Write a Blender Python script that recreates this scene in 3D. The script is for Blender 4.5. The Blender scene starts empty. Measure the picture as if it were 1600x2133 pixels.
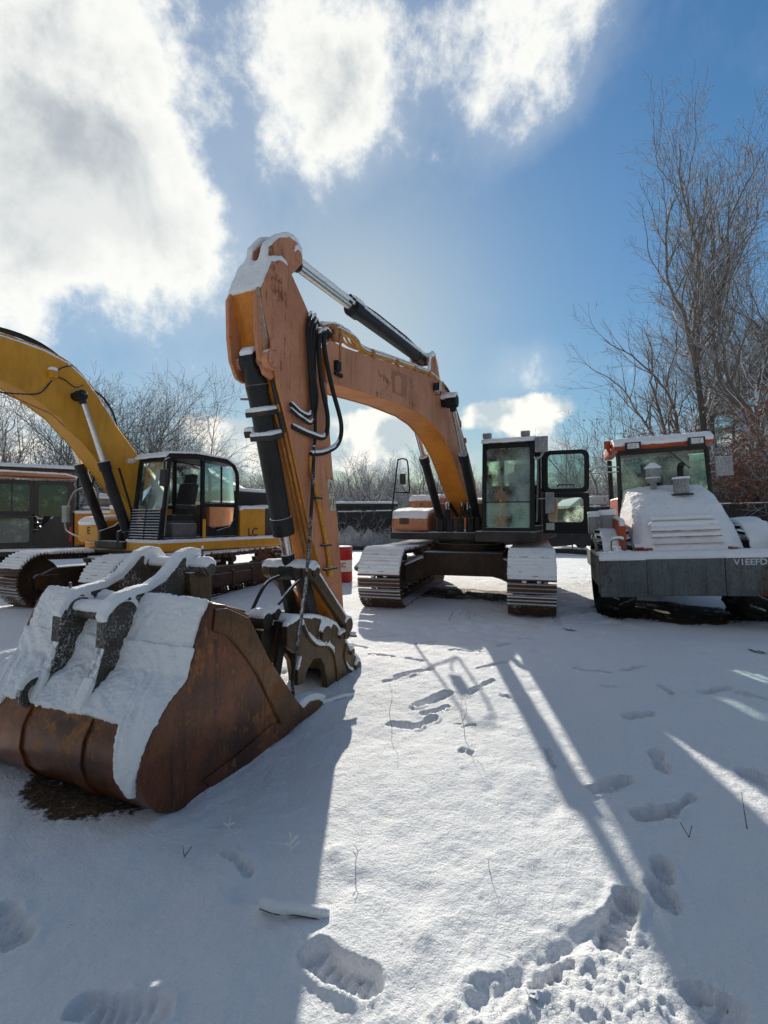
import bpy, bmesh, math, random
import numpy as np
from mathutils import Vector, Matrix
R = math.radians
scn = bpy.context.scene
# ---------------------------------------------------------------- camera
H = 1.55
cam = bpy.data.objects.new('camera', bpy.data.cameras.new('camera'))
scn.collection.objects.link(cam); scn.camera = cam
cam.location = (0, 0, H); cam.rotation_euler = (R(90.78), 0, 0)
cam.data.sensor_fit = 'HORIZONTAL'; cam.data.sensor_width = 36
cam.data.lens = 36 * 1030 / 1600.0
cam.data.clip_start = 0.05; cam.data.clip_end = 3000
scn.render.resolution_x = 768; scn.render.resolution_y = 1024
scn.view_settings.view_transform = 'Standard'; scn.view_settings.look = 'None'
scn.view_settings.exposure = 0.14; scn.view_settings.gamma = 1.0
# ---------------------------------------------------------------- sun and sky
SUNV = Vector((-0.058, 1.0, 0.428)).normalized()       # towards the sun
sun = bpy.data.objects.new('sun', bpy.data.lights.new('sun', 'SUN'))
scn.collection.objects.link(sun)
sun.data.energy = 5.0; sun.data.angle = R(0.55); sun.data.color = (1.0, 0.94, 0.82)
sun.rotation_euler = SUNV.to_track_quat('Z', 'Y').to_euler()
world = bpy.data.worlds.new('World'); scn.world = world; world.use_nodes = True


class NT:
    """small helper around a node tree"""
    def __init__(s, nt): s.nt = nt; s.n = nt.nodes; s.l = nt.links
    def new(s, t, **kw):
        n = s.n.new(t)
        for k, v in kw.items(): setattr(n, k, v)
        return n
    def put(s, sock, v):
        if isinstance(v, bpy.types.NodeSocket): s.l.new(v, sock)
        elif v is not None:
            try: sock.default_value = v
            except Exception: sock.default_value = tuple(v) + (1,)
    def math(s, op, a, b=None, c=None, clamp=False):
        n = s.new('ShaderNodeMath', operation=op, use_clamp=clamp)
        for i, v in enumerate((a, b, c)): s.put(n.inputs[i], v)
        return n.outputs[0]
    def vmath(s, op, a, b=None):
        n = s.new('ShaderNodeVectorMath', operation=op)
        s.put(n.inputs[0], a); s.put(n.inputs[1], b)
        return n.outputs[1] if op in ('LENGTH', 'DOT_PRODUCT') else n.outputs[0]
    def mix(s, f, a, b):
        n = s.new('ShaderNodeMix', data_type='RGBA'); s.put(n.inputs[0], f)
        for i, v in ((6, a), (7, b)):
            if not isinstance(v, bpy.types.NodeSocket) and len(v) == 3: v = tuple(v) + (1,)
            s.put(n.inputs[i], v)
        return n.outputs[2]
    def noise(s, vec, scale, detail=4, rough=.55, dist=0):
        n = s.new('ShaderNodeTexNoise'); s.put(n.inputs['Vector'], vec)
        n.inputs['Scale'].default_value = scale; n.inputs['Detail'].default_value = detail
        n.inputs['Roughness'].default_value = rough; n.inputs['Distortion'].default_value = dist
        return n.outputs[0]
    def smooth(s, v, lo, hi, a=0., b=1.):
        n = s.new('ShaderNodeMapRange', interpolation_type='SMOOTHSTEP')
        s.put(n.inputs[0], v)
        for i, x in ((1, lo), (2, hi), (3, a), (4, b)): n.inputs[i].default_value = x
        return n.outputs[0]


W = NT(world.node_tree); W.n.clear()
sky = W.new('ShaderNodeTexSky', sky_type='NISHITA', sun_disc=False)
sky.sun_elevation = math.asin(SUNV.z)
sky.sun_rotation = math.atan2(SUNV.x, SUNV.y)
sky.altitude = 50; sky.air_density = 1.0; sky.dust_density = 0.35; sky.ozone_density = 2.5
tc = W.new('ShaderNodeTexCoord'); D = tc.outputs['Generated']
SKYGAIN = 0.085


def pixdir(px, py): return Vector(((px - 800) / 1030., 1.0, (1080 - py) / 1030.)).normalized()


def blob(px, py, rx, rz, gain=1.0):
    c = pixdir(px, py)
    d = W.vmath('SUBTRACT', D, tuple(c))
    d = W.vmath('MULTIPLY', d, (1030. / rx, 1030. / rx * .5, 1030. / rz))
    l = W.vmath('LENGTH', d)
    return W.math('MULTIPLY', W.smooth(l, 0.0, 1.0, 1.0, 0.0), gain)


def addall(lst):
    a = lst[0]
    for b in lst[1:]: a = W.math('ADD', a, b)
    return a


mp = W.new('ShaderNodeMapping'); W.l.new(D, mp.inputs[0]); mp.inputs['Scale'].default_value = (1.15, 1.0, .95)
mp.inputs['Rotation'].default_value = (R(20), R(15), R(40)); mp.inputs['Location'].default_value = (.37, .2, .1)
w1 = W.math('ADD', W.math('MULTIPLY', W.noise(mp.outputs[0], 4.6, 14, .60, .12), .70), W.math('MULTIPLY', W.noise(D, 15.0, 14, .70, .1), .30))
sepd = W.new('ShaderNodeSeparateXYZ'); W.l.new(D, sepd.inputs[0])
behind = W.math('MULTIPLY', W.smooth(sepd.outputs[1], .25, -.35), W.smooth(sepd.outputs[2], .0, .15))  # unseen cloud cover added behind the camera as soft fill light
w2 = W.noise(D, 9.5, 10, .62, .25)
high = addall([blob(60, 60, 500, 290, .62), blob(60, 440, 400, 180, .95), blob(310, 330, 190, 220, .34), blob(640, 40, 400, 190, .60), blob(720, 220, 170, 150, .55),
               blob(1120, 60, 210, 220, .70), blob(1095, 770, 130, 90, .45), blob(430, 470, 90, 110, .3), blob(-700, 300, 800, 700, .8), blob(1100, 230, 110, 90, .2), blob(1240, 450, 240, 160, -.6)])
high = W.math('ADD', high, W.math('MULTIPLY', behind, .75))
raw = W.math('ADD', high, W.math('MULTIPLY', W.math('SUBTRACT', w1, .5), 3.5))
hd = W.math('ADD', W.math('MULTIPLY', W.smooth(raw, .36, .92), .80), W.math('MULTIPLY', W.smooth(W.math('ADD', high, W.math('MULTIPLY', W.math('SUBTRACT', w1, .5), 1.2)), -.02, .55), .20))
low = addall([blob(455, 905, 150, 85, .85), blob(545, 970, 160, 60, .7), blob(780, 890, 190, 85, .9), blob(840, 970, 300, 60, .6),
              blob(1075, 862, 215, 62, 1.05), blob(1130, 930, 260, 60, .6), blob(640, 960, 260, 50, .5), blob(-500, 900, 500, 90, .9), blob(2200, 880, 500, 90, .9)])
ld = W.smooth(W.math('ADD', low, W.math('MULTIPLY', W.math('SUBTRACT', w2, .5), 1.5)), .38, .60)
thick = W.smooth(W.noise(mp.outputs[0], 4.6, 7, .58, .4), .42, .70)
hc = W.mix(W.math('MULTIPLY', W.math('ADD', .35, W.math('MULTIPLY', thick, .65)), W.smooth(raw, .80, 1.6)), (.94, .94, .89), (.44, .48, .51))
hc = W.mix(behind, hc, (.215, .232, .275))
lowshade = W.smooth(W.noise(D, 13.0, 4, .5), .42, .60)
lc = W.mix(lowshade, (.98, .96, .88), (.52, .60, .64))
skyc = W.new('ShaderNodeVectorMath', operation='SCALE'); W.l.new(sky.outputs[0], skyc.inputs[0]); skyc.inputs['Scale'].default_value = SKYGAIN
lum = W.vmath('DOT_PRODUCT', skyc.outputs[0], (.3, .5, .2))
comp = W.math('DIVIDE', 1.62, W.math('ADD', 1.0, W.math('MULTIPLY', lum, 1.9)))
sk2 = W.new('ShaderNodeVectorMath', operation='SCALE'); W.l.new(skyc.outputs[0], sk2.inputs[0]); W.l.new(comp, sk2.inputs['Scale'])
hs = W.new('ShaderNodeHueSaturation'); hs.inputs['Saturation'].default_value = 1.22; W.l.new(sk2.outputs[0], hs.inputs['Color'])
c0 = W.vmath('MULTIPLY', hs.outputs[0], (.90, 1.06, 1.04))
c1 = W.mix(W.math('MULTIPLY', hd, .95), c0, hc)
c2 = W.mix(W.math('MULTIPLY', ld, .95), c1, lc)
bg = W.new('ShaderNodeBackground'); W.l.new(c2, bg.inputs[0]); bg.inputs[1].default_value = 1.0
wo = W.new('ShaderNodeOutputWorld'); W.l.new(bg.outputs[0], wo.inputs[0])

# ---------------------------------------------------------------- object helpers
col = scn.collection


def tag(o, label=None, cat=None, group=None, kind=None):
    if label: o['label'] = label
    if cat: o['category'] = cat
    if group: o['group'] = group
    if kind: o['kind'] = kind
    return o


def thing(name, label, cat, loc=(0, 0, 0), rz=0, group=None, rx=0, ry=0):
    o = bpy.data.objects.new(name, None); col.objects.link(o)
    o.location = loc; o.rotation_euler = (rx, ry, rz); o.empty_display_size = .2
    return tag(o, label, cat, group)


def catmull(pts, n=6):
    P = [Vector(p) for p in pts]
    if len(P) < 3: return P
    P = [P[0] * 2 - P[1]] + P + [P[-1] * 2 - P[-2]]
    out = []
    for i in range(1, len(P) - 2):
        a, b, c, d = P[i - 1:i + 3]
        for k in range(n):
            t = k / n
            out.append(.5 * ((2 * b) + (c - a) * t + (2 * a - 5 * b + 4 * c - d) * t * t + (3 * b - a - 3 * c + d) * t ** 3))
    out.append(P[-2])
    return out


class MB:
    def __init__(s): s.v = []; s.f = []
    def add(s, vs, fs):
        k = len(s.v); s.v += [tuple(v) for v in vs]; s.f += [tuple(i + k for i in f) for f in fs]
        return s
    def box(s, c, d, rot=None):
        x, y, z = d[0] / 2, d[1] / 2, d[2] / 2
        vs = [Vector((a * x, b * y, e * z)) for e in (-1, 1) for b in (-1, 1) for a in (-1, 1)]
        if rot is not None:
            m = rot if isinstance(rot, Matrix) else Matrix.Rotation(rot, 3, 'Y')
            vs = [m @ v for v in vs]
        c = Vector(c)
        return s.add([v + c for v in vs], [(0, 2, 3, 1), (4, 5, 7, 6), (0, 1, 5, 4), (2, 6, 7, 3), (0, 4, 6, 2), (1, 3, 7, 5)])
    def bx(s, x0, x1, y0, y1, z0, z1):
        return s.box(((x0 + x1) / 2, (y0 + y1) / 2, (z0 + z1) / 2), (abs(x1 - x0), abs(y1 - y0), abs(z1 - z0)))
    def tube(s, pts, r, seg=8, cap=True):
        P = [Vector(p) for p in pts]; n = len(P); rs = r if isinstance(r, (list, tuple)) else [r] * n
        k = len(s.v); up = None
        for i in range(n):
            t = (P[min(i + 1, n - 1)] - P[max(i - 1, 0)])
            t = t.normalized() if t.length > 1e-9 else Vector((0, 0, 1))
            if up is None: up = t.orthogonal().normalized()
            up = (up - t * up.dot(t)); up = up.normalized() if up.length > 1e-6 else t.orthogonal().normalized()
            b = t.cross(up)
            for j in range(seg):
                a = 2 * math.pi * j / seg
                s.v.append(tuple(P[i] + (up * math.cos(a) + b * math.sin(a)) * rs[i]))
        for i in range(n - 1):
            for j in range(seg):
                j2 = (j + 1) % seg
                s.f.append((k + i * seg + j, k + i * seg + j2, k + (i + 1) * seg + j2, k + (i + 1) * seg + j))
        if cap:
            s.f.append(tuple(k + j for j in range(seg))[::-1]); s.f.append(tuple(k + (n - 1) * seg + j for j in range(seg)))
        return s
    def cyl(s, p0, p1, r0, r1=None, seg=16): return s.tube([p0, p1], [r0, r0 if r1 is None else r1], seg)
    def prism(s, prof, y0, y1):
        """profile in (x,z), extruded along y"""
        n = len(prof)
        area = sum(prof[i][0] * prof[(i + 1) % n][1] - prof[(i + 1) % n][0] * prof[i][1] for i in range(n))
        if area < 0: prof = prof[::-1]
        if y1 < y0: y0, y1 = y1, y0
        vs = [(x, y0, z) for x, z in prof] + [(x, y1, z) for x, z in prof]
        fs = [tuple(range(n)), tuple(range(2 * n - 1, n - 1, -1))]
        fs += [(i + n, (i + 1) % n + n, (i + 1) % n, i) for i in range(n)]
        return s.add(vs, fs)
    def xform(s, m, k=0):
        s.v[k:] = [tuple(m @ Vector(v)) for v in s.v[k:]]; return s
    def build(s, name, mat, parent=None, bevel=0, loc=None, rot=None, smooth=35, seg=2):
        me = bpy.data.meshes.new(name); me.from_pydata(s.v, [], s.f)
        bm = bmesh.new(); bm.from_mesh(me)
        bmesh.ops.recalc_face_normals(bm, faces=bm.faces)
        bm.to_mesh(me); bm.free()
        me.materials.append(mat)
        if smooth:
            me.polygons.foreach_set('use_smooth', [True] * len(me.polygons)); me.set_sharp_from_angle(angle=R(smooth))
        o = bpy.data.objects.new(name, me); col.objects.link(o)
        if parent is not None: o.parent = parent
        if loc is not None: o.location = loc
        if rot is not None: o.rotation_euler = rot
        if bevel:
            b = o.modifiers.new('bevel', 'BEVEL'); b.width = bevel; b.segments = seg; b.limit_method = 'ANGLE'; b.angle_limit = R(40)
        return o


def offs(poly, dz): return [(x, z + dz) for x, z in poly]


TEX = bpy.data.textures.new('snow_lumps', 'CLOUDS'); TEX.noise_scale = .12; TEX.noise_depth = 3
TEXF = bpy.data.textures.new('snow_grain', 'CLOUDS'); TEXF.noise_scale = .02; TEXF.noise_depth = 2


def snow_cap(src, thick=.03, nz=.5, voxel=.014, parent=None, name='snow_cover', lump=.02, along=.5, smooth=4, filt=None, shrink=.0, grain=.006):
    """lay a soft layer of snow over the upward faces of the given meshes (one parent frame)"""
    rng = random.Random(5)
    mb = MB()
    for o in src:
        m = o.matrix_local if o.parent is not None and parent is not o else Matrix.Identity(4)
        if parent is o: m = Matrix.Identity(4)
        me = o.data
        for p in me.polygons:
            n = (m.to_3x3() @ p.normal).normalized()
            if n.z < nz: continue
            vs = [m @ me.vertices[i].co for i in p.vertices]
            c = sum(vs, Vector()) / len(vs)
            if filt and not filt(c, n): continue
            d = (n * along + Vector((0, 0, 1)) * (1 - along)).normalized()
            t = thick * (0.35 + .65 * max(n.z, 0) ** .5)
            if shrink: vs = [v + (c - v) * min(.45, shrink / max((v - c).length, 1e-6)) for v in vs]
            k = len(vs)
            mb.add([v - d * .35 * thick for v in vs] + [v + d * t for v in vs],
                   [tuple(range(k))[::-1], tuple(range(k, 2 * k))] + [(i, (i + 1) % k, (i + 1) % k + k, i + k) for i in range(k)])
    if not mb.v: return None
    o = mb.build(name, M['snow_soft'], parent, smooth=0)
    r = o.modifiers.new('remesh', 'REMESH'); r.mode = 'VOXEL'; r.voxel_size = voxel; r.use_smooth_shade = True
    if smooth:
        sm = o.modifiers.new('smooth', 'SMOOTH'); sm.iterations = smooth; sm.factor = .5
    if lump:
        dm = o.modifiers.new('lumps', 'DISPLACE'); dm.texture = TEX; dm.strength = lump; dm.mid_level = .5; dm.texture_coords = 'LOCAL'
    if grain:
        dm = o.modifiers.new('grain', 'DISPLACE'); dm.texture = TEXF; dm.strength = grain; dm.mid_level = .5; dm.texture_coords = 'LOCAL'
    return o


def text_mesh(body, size, name, mat, parent, loc, rot, ext=.002, bold=True):
    cu = bpy.data.curves.new(name, 'FONT'); cu.body = body; cu.size = size; cu.extrude = ext; cu.align_x = 'CENTER'
    if bold: cu.offset = size * .02
    tmp = bpy.data.objects.new('tmp', cu); col.objects.link(tmp)
    bpy.context.view_layer.update()
    me = bpy.data.meshes.new_from_object(tmp.evaluated_get(bpy.context.evaluated_depsgraph_get()))
    bpy.data.objects.remove(tmp); me.materials.clear(); me.materials.append(mat)
    o = bpy.data.objects.new(name, me); col.objects.link(o); o.parent = parent; o.location = loc; o.rotation_euler = rot
    return o


# ---------------------------------------------------------------- materials
M = {}


def mat_base(name):
    m = bpy.data.materials.new(name); m.use_nodes = True; t = NT(m.node_tree); t.n.clear()
    b = t.new('ShaderNodeBsdfPrincipled'); o = t.new('ShaderNodeOutputMaterial'); t.l.new(b.outputs[0], o.inputs[0])
    M[name] = m
    return t, b


def bump(t, b, h, strength=.3, dist=.01):
    n = t.new('ShaderNodeBump'); n.inputs['Strength'].default_value = strength; n.inputs['Distance'].default_value = dist
    t.l.new(h, n.inputs['Height']); t.l.new(n.outputs[0], b.inputs['Normal']); return n


def snowmask(t, vec, th, soft=.12, amp=.55, scale=22):
    g = t.new('ShaderNodeNewGeometry'); s = t.new('ShaderNodeSeparateXYZ'); t.l.new(g.outputs['True Normal'], s.inputs[0])
    n = t.noise(vec, scale, 4, .6); n2 = t.noise(vec, 3.0, 2)
    v = t.math('ADD', s.outputs[2], t.math('MULTIPLY', t.math('SUBTRACT', n, .5), amp))
    v = t.math('ADD', v, t.math('MULTIPLY', t.math('SUBTRACT', n2, .5), .35))
    return t.smooth(v, th - soft, th + soft)


def paint(name, c1, c2=None, rough=.5, metal=0., rust=.35, rustcol=(.10, .035, .012), snow=.62, scale=1.0, streak=.5, spec=.35, grime=(.03, .022, .016), bumpy=.15, amp=.55, speck=0., grain=.5):
    t, b = mat_base(name)
    tc = t.new('ShaderNodeTexCoord'); V = tc.outputs['Object']
    c2 = c2 or tuple(x * .75 for x in c1)
    n1 = t.noise(V, 1.7 * scale, 5, .6)
    c = t.mix(t.smooth(n1, .35, .68), c1, c2)
    mp = t.new('ShaderNodeMapping'); t.l.new(V, mp.inputs[0]); mp.inputs['Scale'].default_value = (9, 9, .9)
    st = t.noise(mp.outputs[0], 1.6 * scale, 6, .6, .3)
    c = t.mix(t.math('MULTIPLY', t.smooth(st, .50, .72), streak), c, grime)
    fine = t.math('ADD', t.math('MULTIPLY', t.noise(V, 38 * scale, 5, .7), .9), t.math('MULTIPLY', t.noise(mp.outputs[0], 9 * scale, 5, .7), .9))
    fv = t.new('ShaderNodeVectorMath', operation='SCALE'); t.l.new(c, fv.inputs[0]); t.l.new(t.smooth(fine, .55, 1.25, 1 - .9 * grain, 1 + .8 * grain), fv.inputs['Scale']); c = fv.outputs[0]
    r1 = t.math('ADD', t.math('MULTIPLY', t.noise(V, 7 * scale, 10, .74, .2), .6), t.math('MULTIPLY', t.noise(mp.outputs[0], 3.5 * scale, 8, .7, .4), .4)); r2 = t.noise(V, 1.1 * scale, 3)
    rv = t.math('ADD', r1, t.math('MULTIPLY', t.math('SUBTRACT', r2, .5), .5))
    rf = t.smooth(rv, .72 - rust * .35, .78 - rust * .3)
    c = t.mix(rf, c, rustcol)
    sc = t.noise(V, 55 * scale, 3, .7)
    c = t.mix(t.smooth(sc, .66, .72, 0, .5), c, tuple(x * .35 for x in c1))
    ro = t.math('ADD', rough, t.math('MULTIPLY', t.math('SUBTRACT', n1, .5), .35))
    ro = t.math('ADD', ro, t.math('MULTIPLY', rf, .25), clamp=True)
    if snow is not None:
        sm = snowmask(t, V, snow, amp=amp)
        if speck:
            sp = t.smooth(t.noise(V, 75, 6, .75), .46 + .2 * (1 - speck), .66 + .2 * (1 - speck), 0, .85); sm = t.math('MAXIMUM', sm, t.math('MULTIPLY', sp, t.smooth(t.noise(V, 5, 3), .4, .6)))
        c = t.mix(sm, c, (.80, .82, .86)); ro = t.math('MAXIMUM', ro, t.math('MULTIPLY', sm, .8))
        me = t.math('MULTIPLY', t.math('SUBTRACT', 1, sm), metal)
        t.l.new(me, b.inputs['Metallic'])
        h = t.math('ADD', t.math('MULTIPLY', sm, 2.0), r1)
    else:
        b.inputs['Metallic'].default_value = metal; h = r1
    t.l.new(c, b.inputs['Base Color']); t.l.new(ro, b.inputs['Roughness'])
    b.inputs['Specular IOR Level'].default_value = spec
    bump(t, b, h, bumpy * 2, .006)
    return M[name]


paint('orange', (.55, .232, .118), (.43, .165, .075), grain=.16, rough=.5, rust=.42, rustcol=(.19, .065, .02), streak=.5, snow=.55, scale=.9, grime=(.20, .085, .04))
paint('orange_deep', (.62, .22, .022), (.50, .15, .018), grain=.2, rough=.45, rust=.25, streak=.35, snow=.55, rustcol=(.14, .045, .012), grime=(.12, .04, .015))
paint('yellow', (.60, .285, .022), (.52, .235, .018), grain=.12, rough=.45, rust=.10, streak=.25, snow=.6, grime=(.12, .06, .02))
paint('orange_body', (.58, .23, .02), (.52, .20, .02), grain=.12, rough=.5, rust=.1, streak=.2, snow=.5)
paint('black_metal', (.010, .010, .011), (.018, .017, .017), spec=.2, rough=.5, rust=.15, streak=.2, snow=.6, rustcol=(.06, .035, .02), speck=0)
paint('cyl_black', (.010, .010, .012), (.022, .022, .023), spec=.22, rough=.45, rust=.22, rustcol=(.10, .085, .07), streak=.15, snow=.72)
paint('cab_grey', (.048, .043, .040), (.036, .032, .03), rough=.5, rust=.1, streak=.25, snow=.6)
paint('steel_dark', (.055, .045, .038), (.03, .024, .02), rough=.6, rust=.5, rustcol=(.085, .045, .022), metal=.2, streak=.4, snow=.52, speck=.12)
paint('ear_steel', (.075, .06, .047), (.04, .033, .027), rough=.6, rust=.3, rustcol=(.07, .032, .016), metal=.1, streak=.3, snow=.26, speck=.84)
paint('coupler', (.12, .072, .03), (.05, .034, .02), rough=.5, rust=.5, rustcol=(.09, .045, .018), metal=.3, streak=.5, snow=.55, speck=.15)
paint('bucket_rust', (.17, .050, .015), (.05, .018, .009), rough=.36, rust=.50, rustcol=(.26, .10, .022), metal=.25, streak=.75, snow=None, grime=(.03, .014, .009), scale=1.4, spec=.5)
paint('bucket_edge', (.16, .075, .026), (.09, .042, .018), rough=.42, rust=.5, rustcol=(.20, .07, .018), metal=.3, streak=.6, snow=.7, scale=1.6)
paint('track_steel', (.12, .062, .034), (.07, .038, .022), rough=.6, rust=.5, rustcol=(.17, .08, .035), metal=.2, streak=.4, snow=.66, amp=.5)
paint('track_frame', (.075, .045, .028), (.045, .028, .018), rough=.7, rust=.5, rustcol=(.12, .06, .026), streak=.6, snow=.55)
paint('roller_red', (.42, .075, .022), (.34, .06, .02), rough=.5, rust=.15, streak=.3, snow=.5, amp=.7, speck=.25)
paint('hood_red', (.45, .085, .025), (.38, .07, .02), rough=.5, rust=.1, streak=.1, snow=.02, amp=.5)
paint('bumper', (.10, .118, .118), (.07, .084, .086), rough=.55, rust=.50, rustcol=(.085, .038, .018), streak=.5, snow=.5, speck=.32, scale=.8)
paint('barrel_red', (.42, .02, .025), (.35, .02, .02), rough=.4, rust=.25, rustcol=(.5, .4, .36), streak=.0, snow=.7)
paint('barrel_white', (.72, .70, .64), (.62, .6, .55), rough=.45, rust=.05, streak=.1, snow=.7)
paint('white_paint', (.75, .75, .74), (.68, .68, .68), rough=.5, rust=0, streak=.1, snow=.4)
paint('grey_tank', (.30, .27, .23), (.22, .19, .16), rough=.45, rust=.3, metal=.5, streak=.3, snow=.45)
paint('plastic_mirror', (.30, .31, .31), (.22, .23, .23), rough=.6, rust=0, snow=.2, speck=.7)
paint('mirror_black', (.02, .02, .02), (.03, .03, .03), rough=.5, rust=0, snow=.5, speck=.25)
paint('wood_log', (.09, .06, .04), (.05, .035, .025), rough=.8, rust=.1, streak=.3, snow=.3)
paint('pipe_orange', (.45, .20, .06), (.36, .14, .04), rough=.5, rust=.3, streak=.3, snow=.55)
paint('pipe_yellow', (.55, .26, .03), (.45, .2, .03), rough=.45, rust=.2, streak=.2, snow=.6)
paint('rubber', (.012, .012, .013), (.02, .019, .018), rough=.7, rust=.1, rustcol=(.05, .04, .03), streak=.2, snow=.55, spec=.3)
paint('hose_snowy', (.012, .012, .013), (.02, .019, .018), rough=.7, rust=0, streak=0, snow=.25, speck=.95)
paint('tyre', (.016, .015, .014), (.028, .025, .022), rough=.85, rust=.3, rustcol=(.05, .04, .03), streak=.2, snow=.75, spec=.2)
paint('sticker', (.55, .55, .42), (.48, .48, .38), rough=.5, rust=.1, streak=.2, snow=None)
paint('ink', (.02, .02, .02), (.03, .03, .03), rough=.5, rust=0, streak=0, snow=None)
paint('ghost_decal', (.40, .155, .075), (.36, .14, .07), rough=.55, rust=.1, streak=.2, snow=None)
paint('lamp_white', (.62, .62, .58), (.5, .5, .48), rough=.3, rust=0, snow=.35, speck=.5)
paint('red_lens', (.45, .03, .02), (.4, .02, .02), rough=.3, rust=0, snow=None)
paint('seat_cloth', (.035, .033, .033), (.025, .025, .025), rough=.9, rust=0, snow=.8)
paint('seat_grey', (.16, .15, .145), (.12, .12, .12), rough=.9, rust=0, snow=.8)
paint('house_white', (.70, .70, .68), (.64, .64, .62), rough=.8, rust=0, streak=.05, snow=None)
paint('galv', (.16, .16, .155), (.12, .12, .12), rough=.5, rust=.1, metal=.4, snow=.6)
paint('icy_white', (.55, .56, .57), (.45, .46, .47), rough=.6, rust=0, streak=0, snow=None)

t, b = mat_base('chrome'); b.inputs['Base Color'].default_value = (.55, .53, .5, 1); b.inputs['Metallic'].default_value = 1
V = t.new('ShaderNodeTexCoord').outputs['Object']; t.l.new(t.smooth(t.noise(V, 8, 5), .3, .8, .12, .45), b.inputs['Roughness'])

# snow on objects
t, b = mat_base('snow_soft'); V = t.new('ShaderNodeTexCoord').outputs['Object']
t.l.new(t.mix(t.noise(V, 4, 3), (.87, .885, .90), (.92, .925, .935)), b.inputs['Base Color'])
b.inputs['Roughness'].default_value = .75; b.inputs['Specular IOR Level'].default_value = .25
h = t.math('ADD', t.math('MULTIPLY', t.noise(V, 60, 5, .72), 1.3), t.math('MULTIPLY', t.noise(V, 22, 4, .6), 1.2)); bump(t, b, h, .75, .016)

# ground snow with bare earth and painted under-bucket shade where the attribute says so
t, b = mat_base('snow_ground'); g = t.new('ShaderNodeNewGeometry'); V = g.outputs['Position']
n1 = t.noise(V, .8, 4)
c = t.mix(n1, (.86, .875, .89), (.91, .915, .92))
at = t.new('ShaderNodeAttribute', attribute_name='soil_shade')
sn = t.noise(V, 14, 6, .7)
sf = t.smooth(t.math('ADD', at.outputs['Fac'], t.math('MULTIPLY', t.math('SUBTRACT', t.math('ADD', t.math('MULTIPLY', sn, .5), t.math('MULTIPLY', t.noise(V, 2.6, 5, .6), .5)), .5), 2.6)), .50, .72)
soil_shade = t.mix(t.smooth(t.noise(V, 40, 6, .7), .4, .65), (.045, .030, .018), (.16, .10, .05))
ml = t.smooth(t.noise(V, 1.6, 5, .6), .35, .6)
c = t.mix(sf, c, soil_shade); t.l.new(c, b.inputs['Base Color'])
b.inputs['Specular IOR Level'].default_value = .3
vo = t.new('ShaderNodeTexVoronoi'); t.l.new(V, vo.inputs['Vector']); vo.inputs['Scale'].default_value = 240
sepc = t.new('ShaderNodeSeparateColor'); t.l.new(vo.outputs['Color'], sepc.inputs[0])
spk = t.math('GREATER_THAN', sepc.outputs[0], .97)
t.l.new(t.math('SUBTRACT', .8, t.math('MULTIPLY', spk, .62)), b.inputs['Roughness'])
gr = t.noise(V, 130, 4, .7); md = t.noise(V, 48, 5, .68); lg = t.noise(V, 9, 4, .55)
hh = t.math('ADD', t.math('MULTIPLY', gr, .45), t.math('ADD', t.math('MULTIPLY', md, 1.5), t.math('MULTIPLY', lg, 1.2)))
hh = t.math('ADD', hh, t.math('MULTIPLY', sepc.outputs[1], .16))
bump(t, b, hh, .85, .014)


def glass(name, tint, snow=.3, alpha_dark=.0, rough=.03):
    t, b = mat_base(name); t.n.remove(b); out = [n for n in t.n if n.type == 'OUTPUT_MATERIAL'][0]
    V = t.new('ShaderNodeTexCoord').outputs['Object']
    tr = t.new('ShaderNodeBsdfTransparent'); tr.inputs[0].default_value = tint + (1,)
    gl = t.new('ShaderNodeBsdfGlossy'); gl.inputs['Roughness'].default_value = rough
    gl.inputs[0].default_value = (.9, .95, .93, 1)
    lw = t.new('ShaderNodeFresnel'); lw.inputs[0].default_value = 1.5
    m1 = t.new('ShaderNodeMixShader'); t.l.new(t.math('ADD', lw.outputs[0], .03, clamp=True), m1.inputs[0]); t.l.new(tr.outputs[0], m1.inputs[1]); t.l.new(gl.outputs[0], m1.inputs[2])
    df = t.new('ShaderNodeBsdfDiffuse'); df.inputs[0].default_value = (.62, .70, .68, 1)
    tl = t.new('ShaderNodeBsdfTranslucent'); tl.inputs[0].default_value = (.78, .95, .78, 1)
    dm = t.new('ShaderNodeMixShader'); dm.inputs[0].default_value = .75; t.l.new(df.outputs[0], dm.inputs[1]); t.l.new(tl.outputs[0], dm.inputs[2])
    n = t.math('ADD', t.math('ADD', .25, t.math('MULTIPLY', t.noise(V, 42, 6, .7), .5)), t.math('MULTIPLY', t.math('SUBTRACT', t.noise(V, 1.9, 3), .5), 1.3))
    f = t.smooth(n, .56 - snow * .38, .98 - snow * .38, 0, .92)
    m2 = t.new('ShaderNodeMixShader'); t.l.new(f, m2.inputs[0]); t.l.new(m1.outputs[0], m2.inputs[1]); t.l.new(dm.outputs[0], m2.inputs[2])
    t.l.new(m2.outputs[0], out.inputs[0])


glass('glass_front', (.50, .68, .58), snow=.72)
glass('glass_iced', (.50, .64, .52), snow=.95)
glass('glass_clear', (.50, .62, .58), snow=.05)
glass('glass_dark', (.10, .11, .095), snow=.04)

t, b = mat_base('fence_fabric'); V = t.new('ShaderNodeTexCoord').outputs['Object']
c = t.mix(t.noise(V, 3, 4), (.010, .010, .011), (.028, .027, .027)); n = t.noise(V, 45, 3, .7)
c = t.mix(t.smooth(n, .66, .72, 0, .5), c, (.5, .5, .52)); t.l.new(c, b.inputs['Base Color']); b.inputs['Roughness'].default_value = .75
bump(t, b, t.noise(V, 20, 3), .3, .02)


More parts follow.
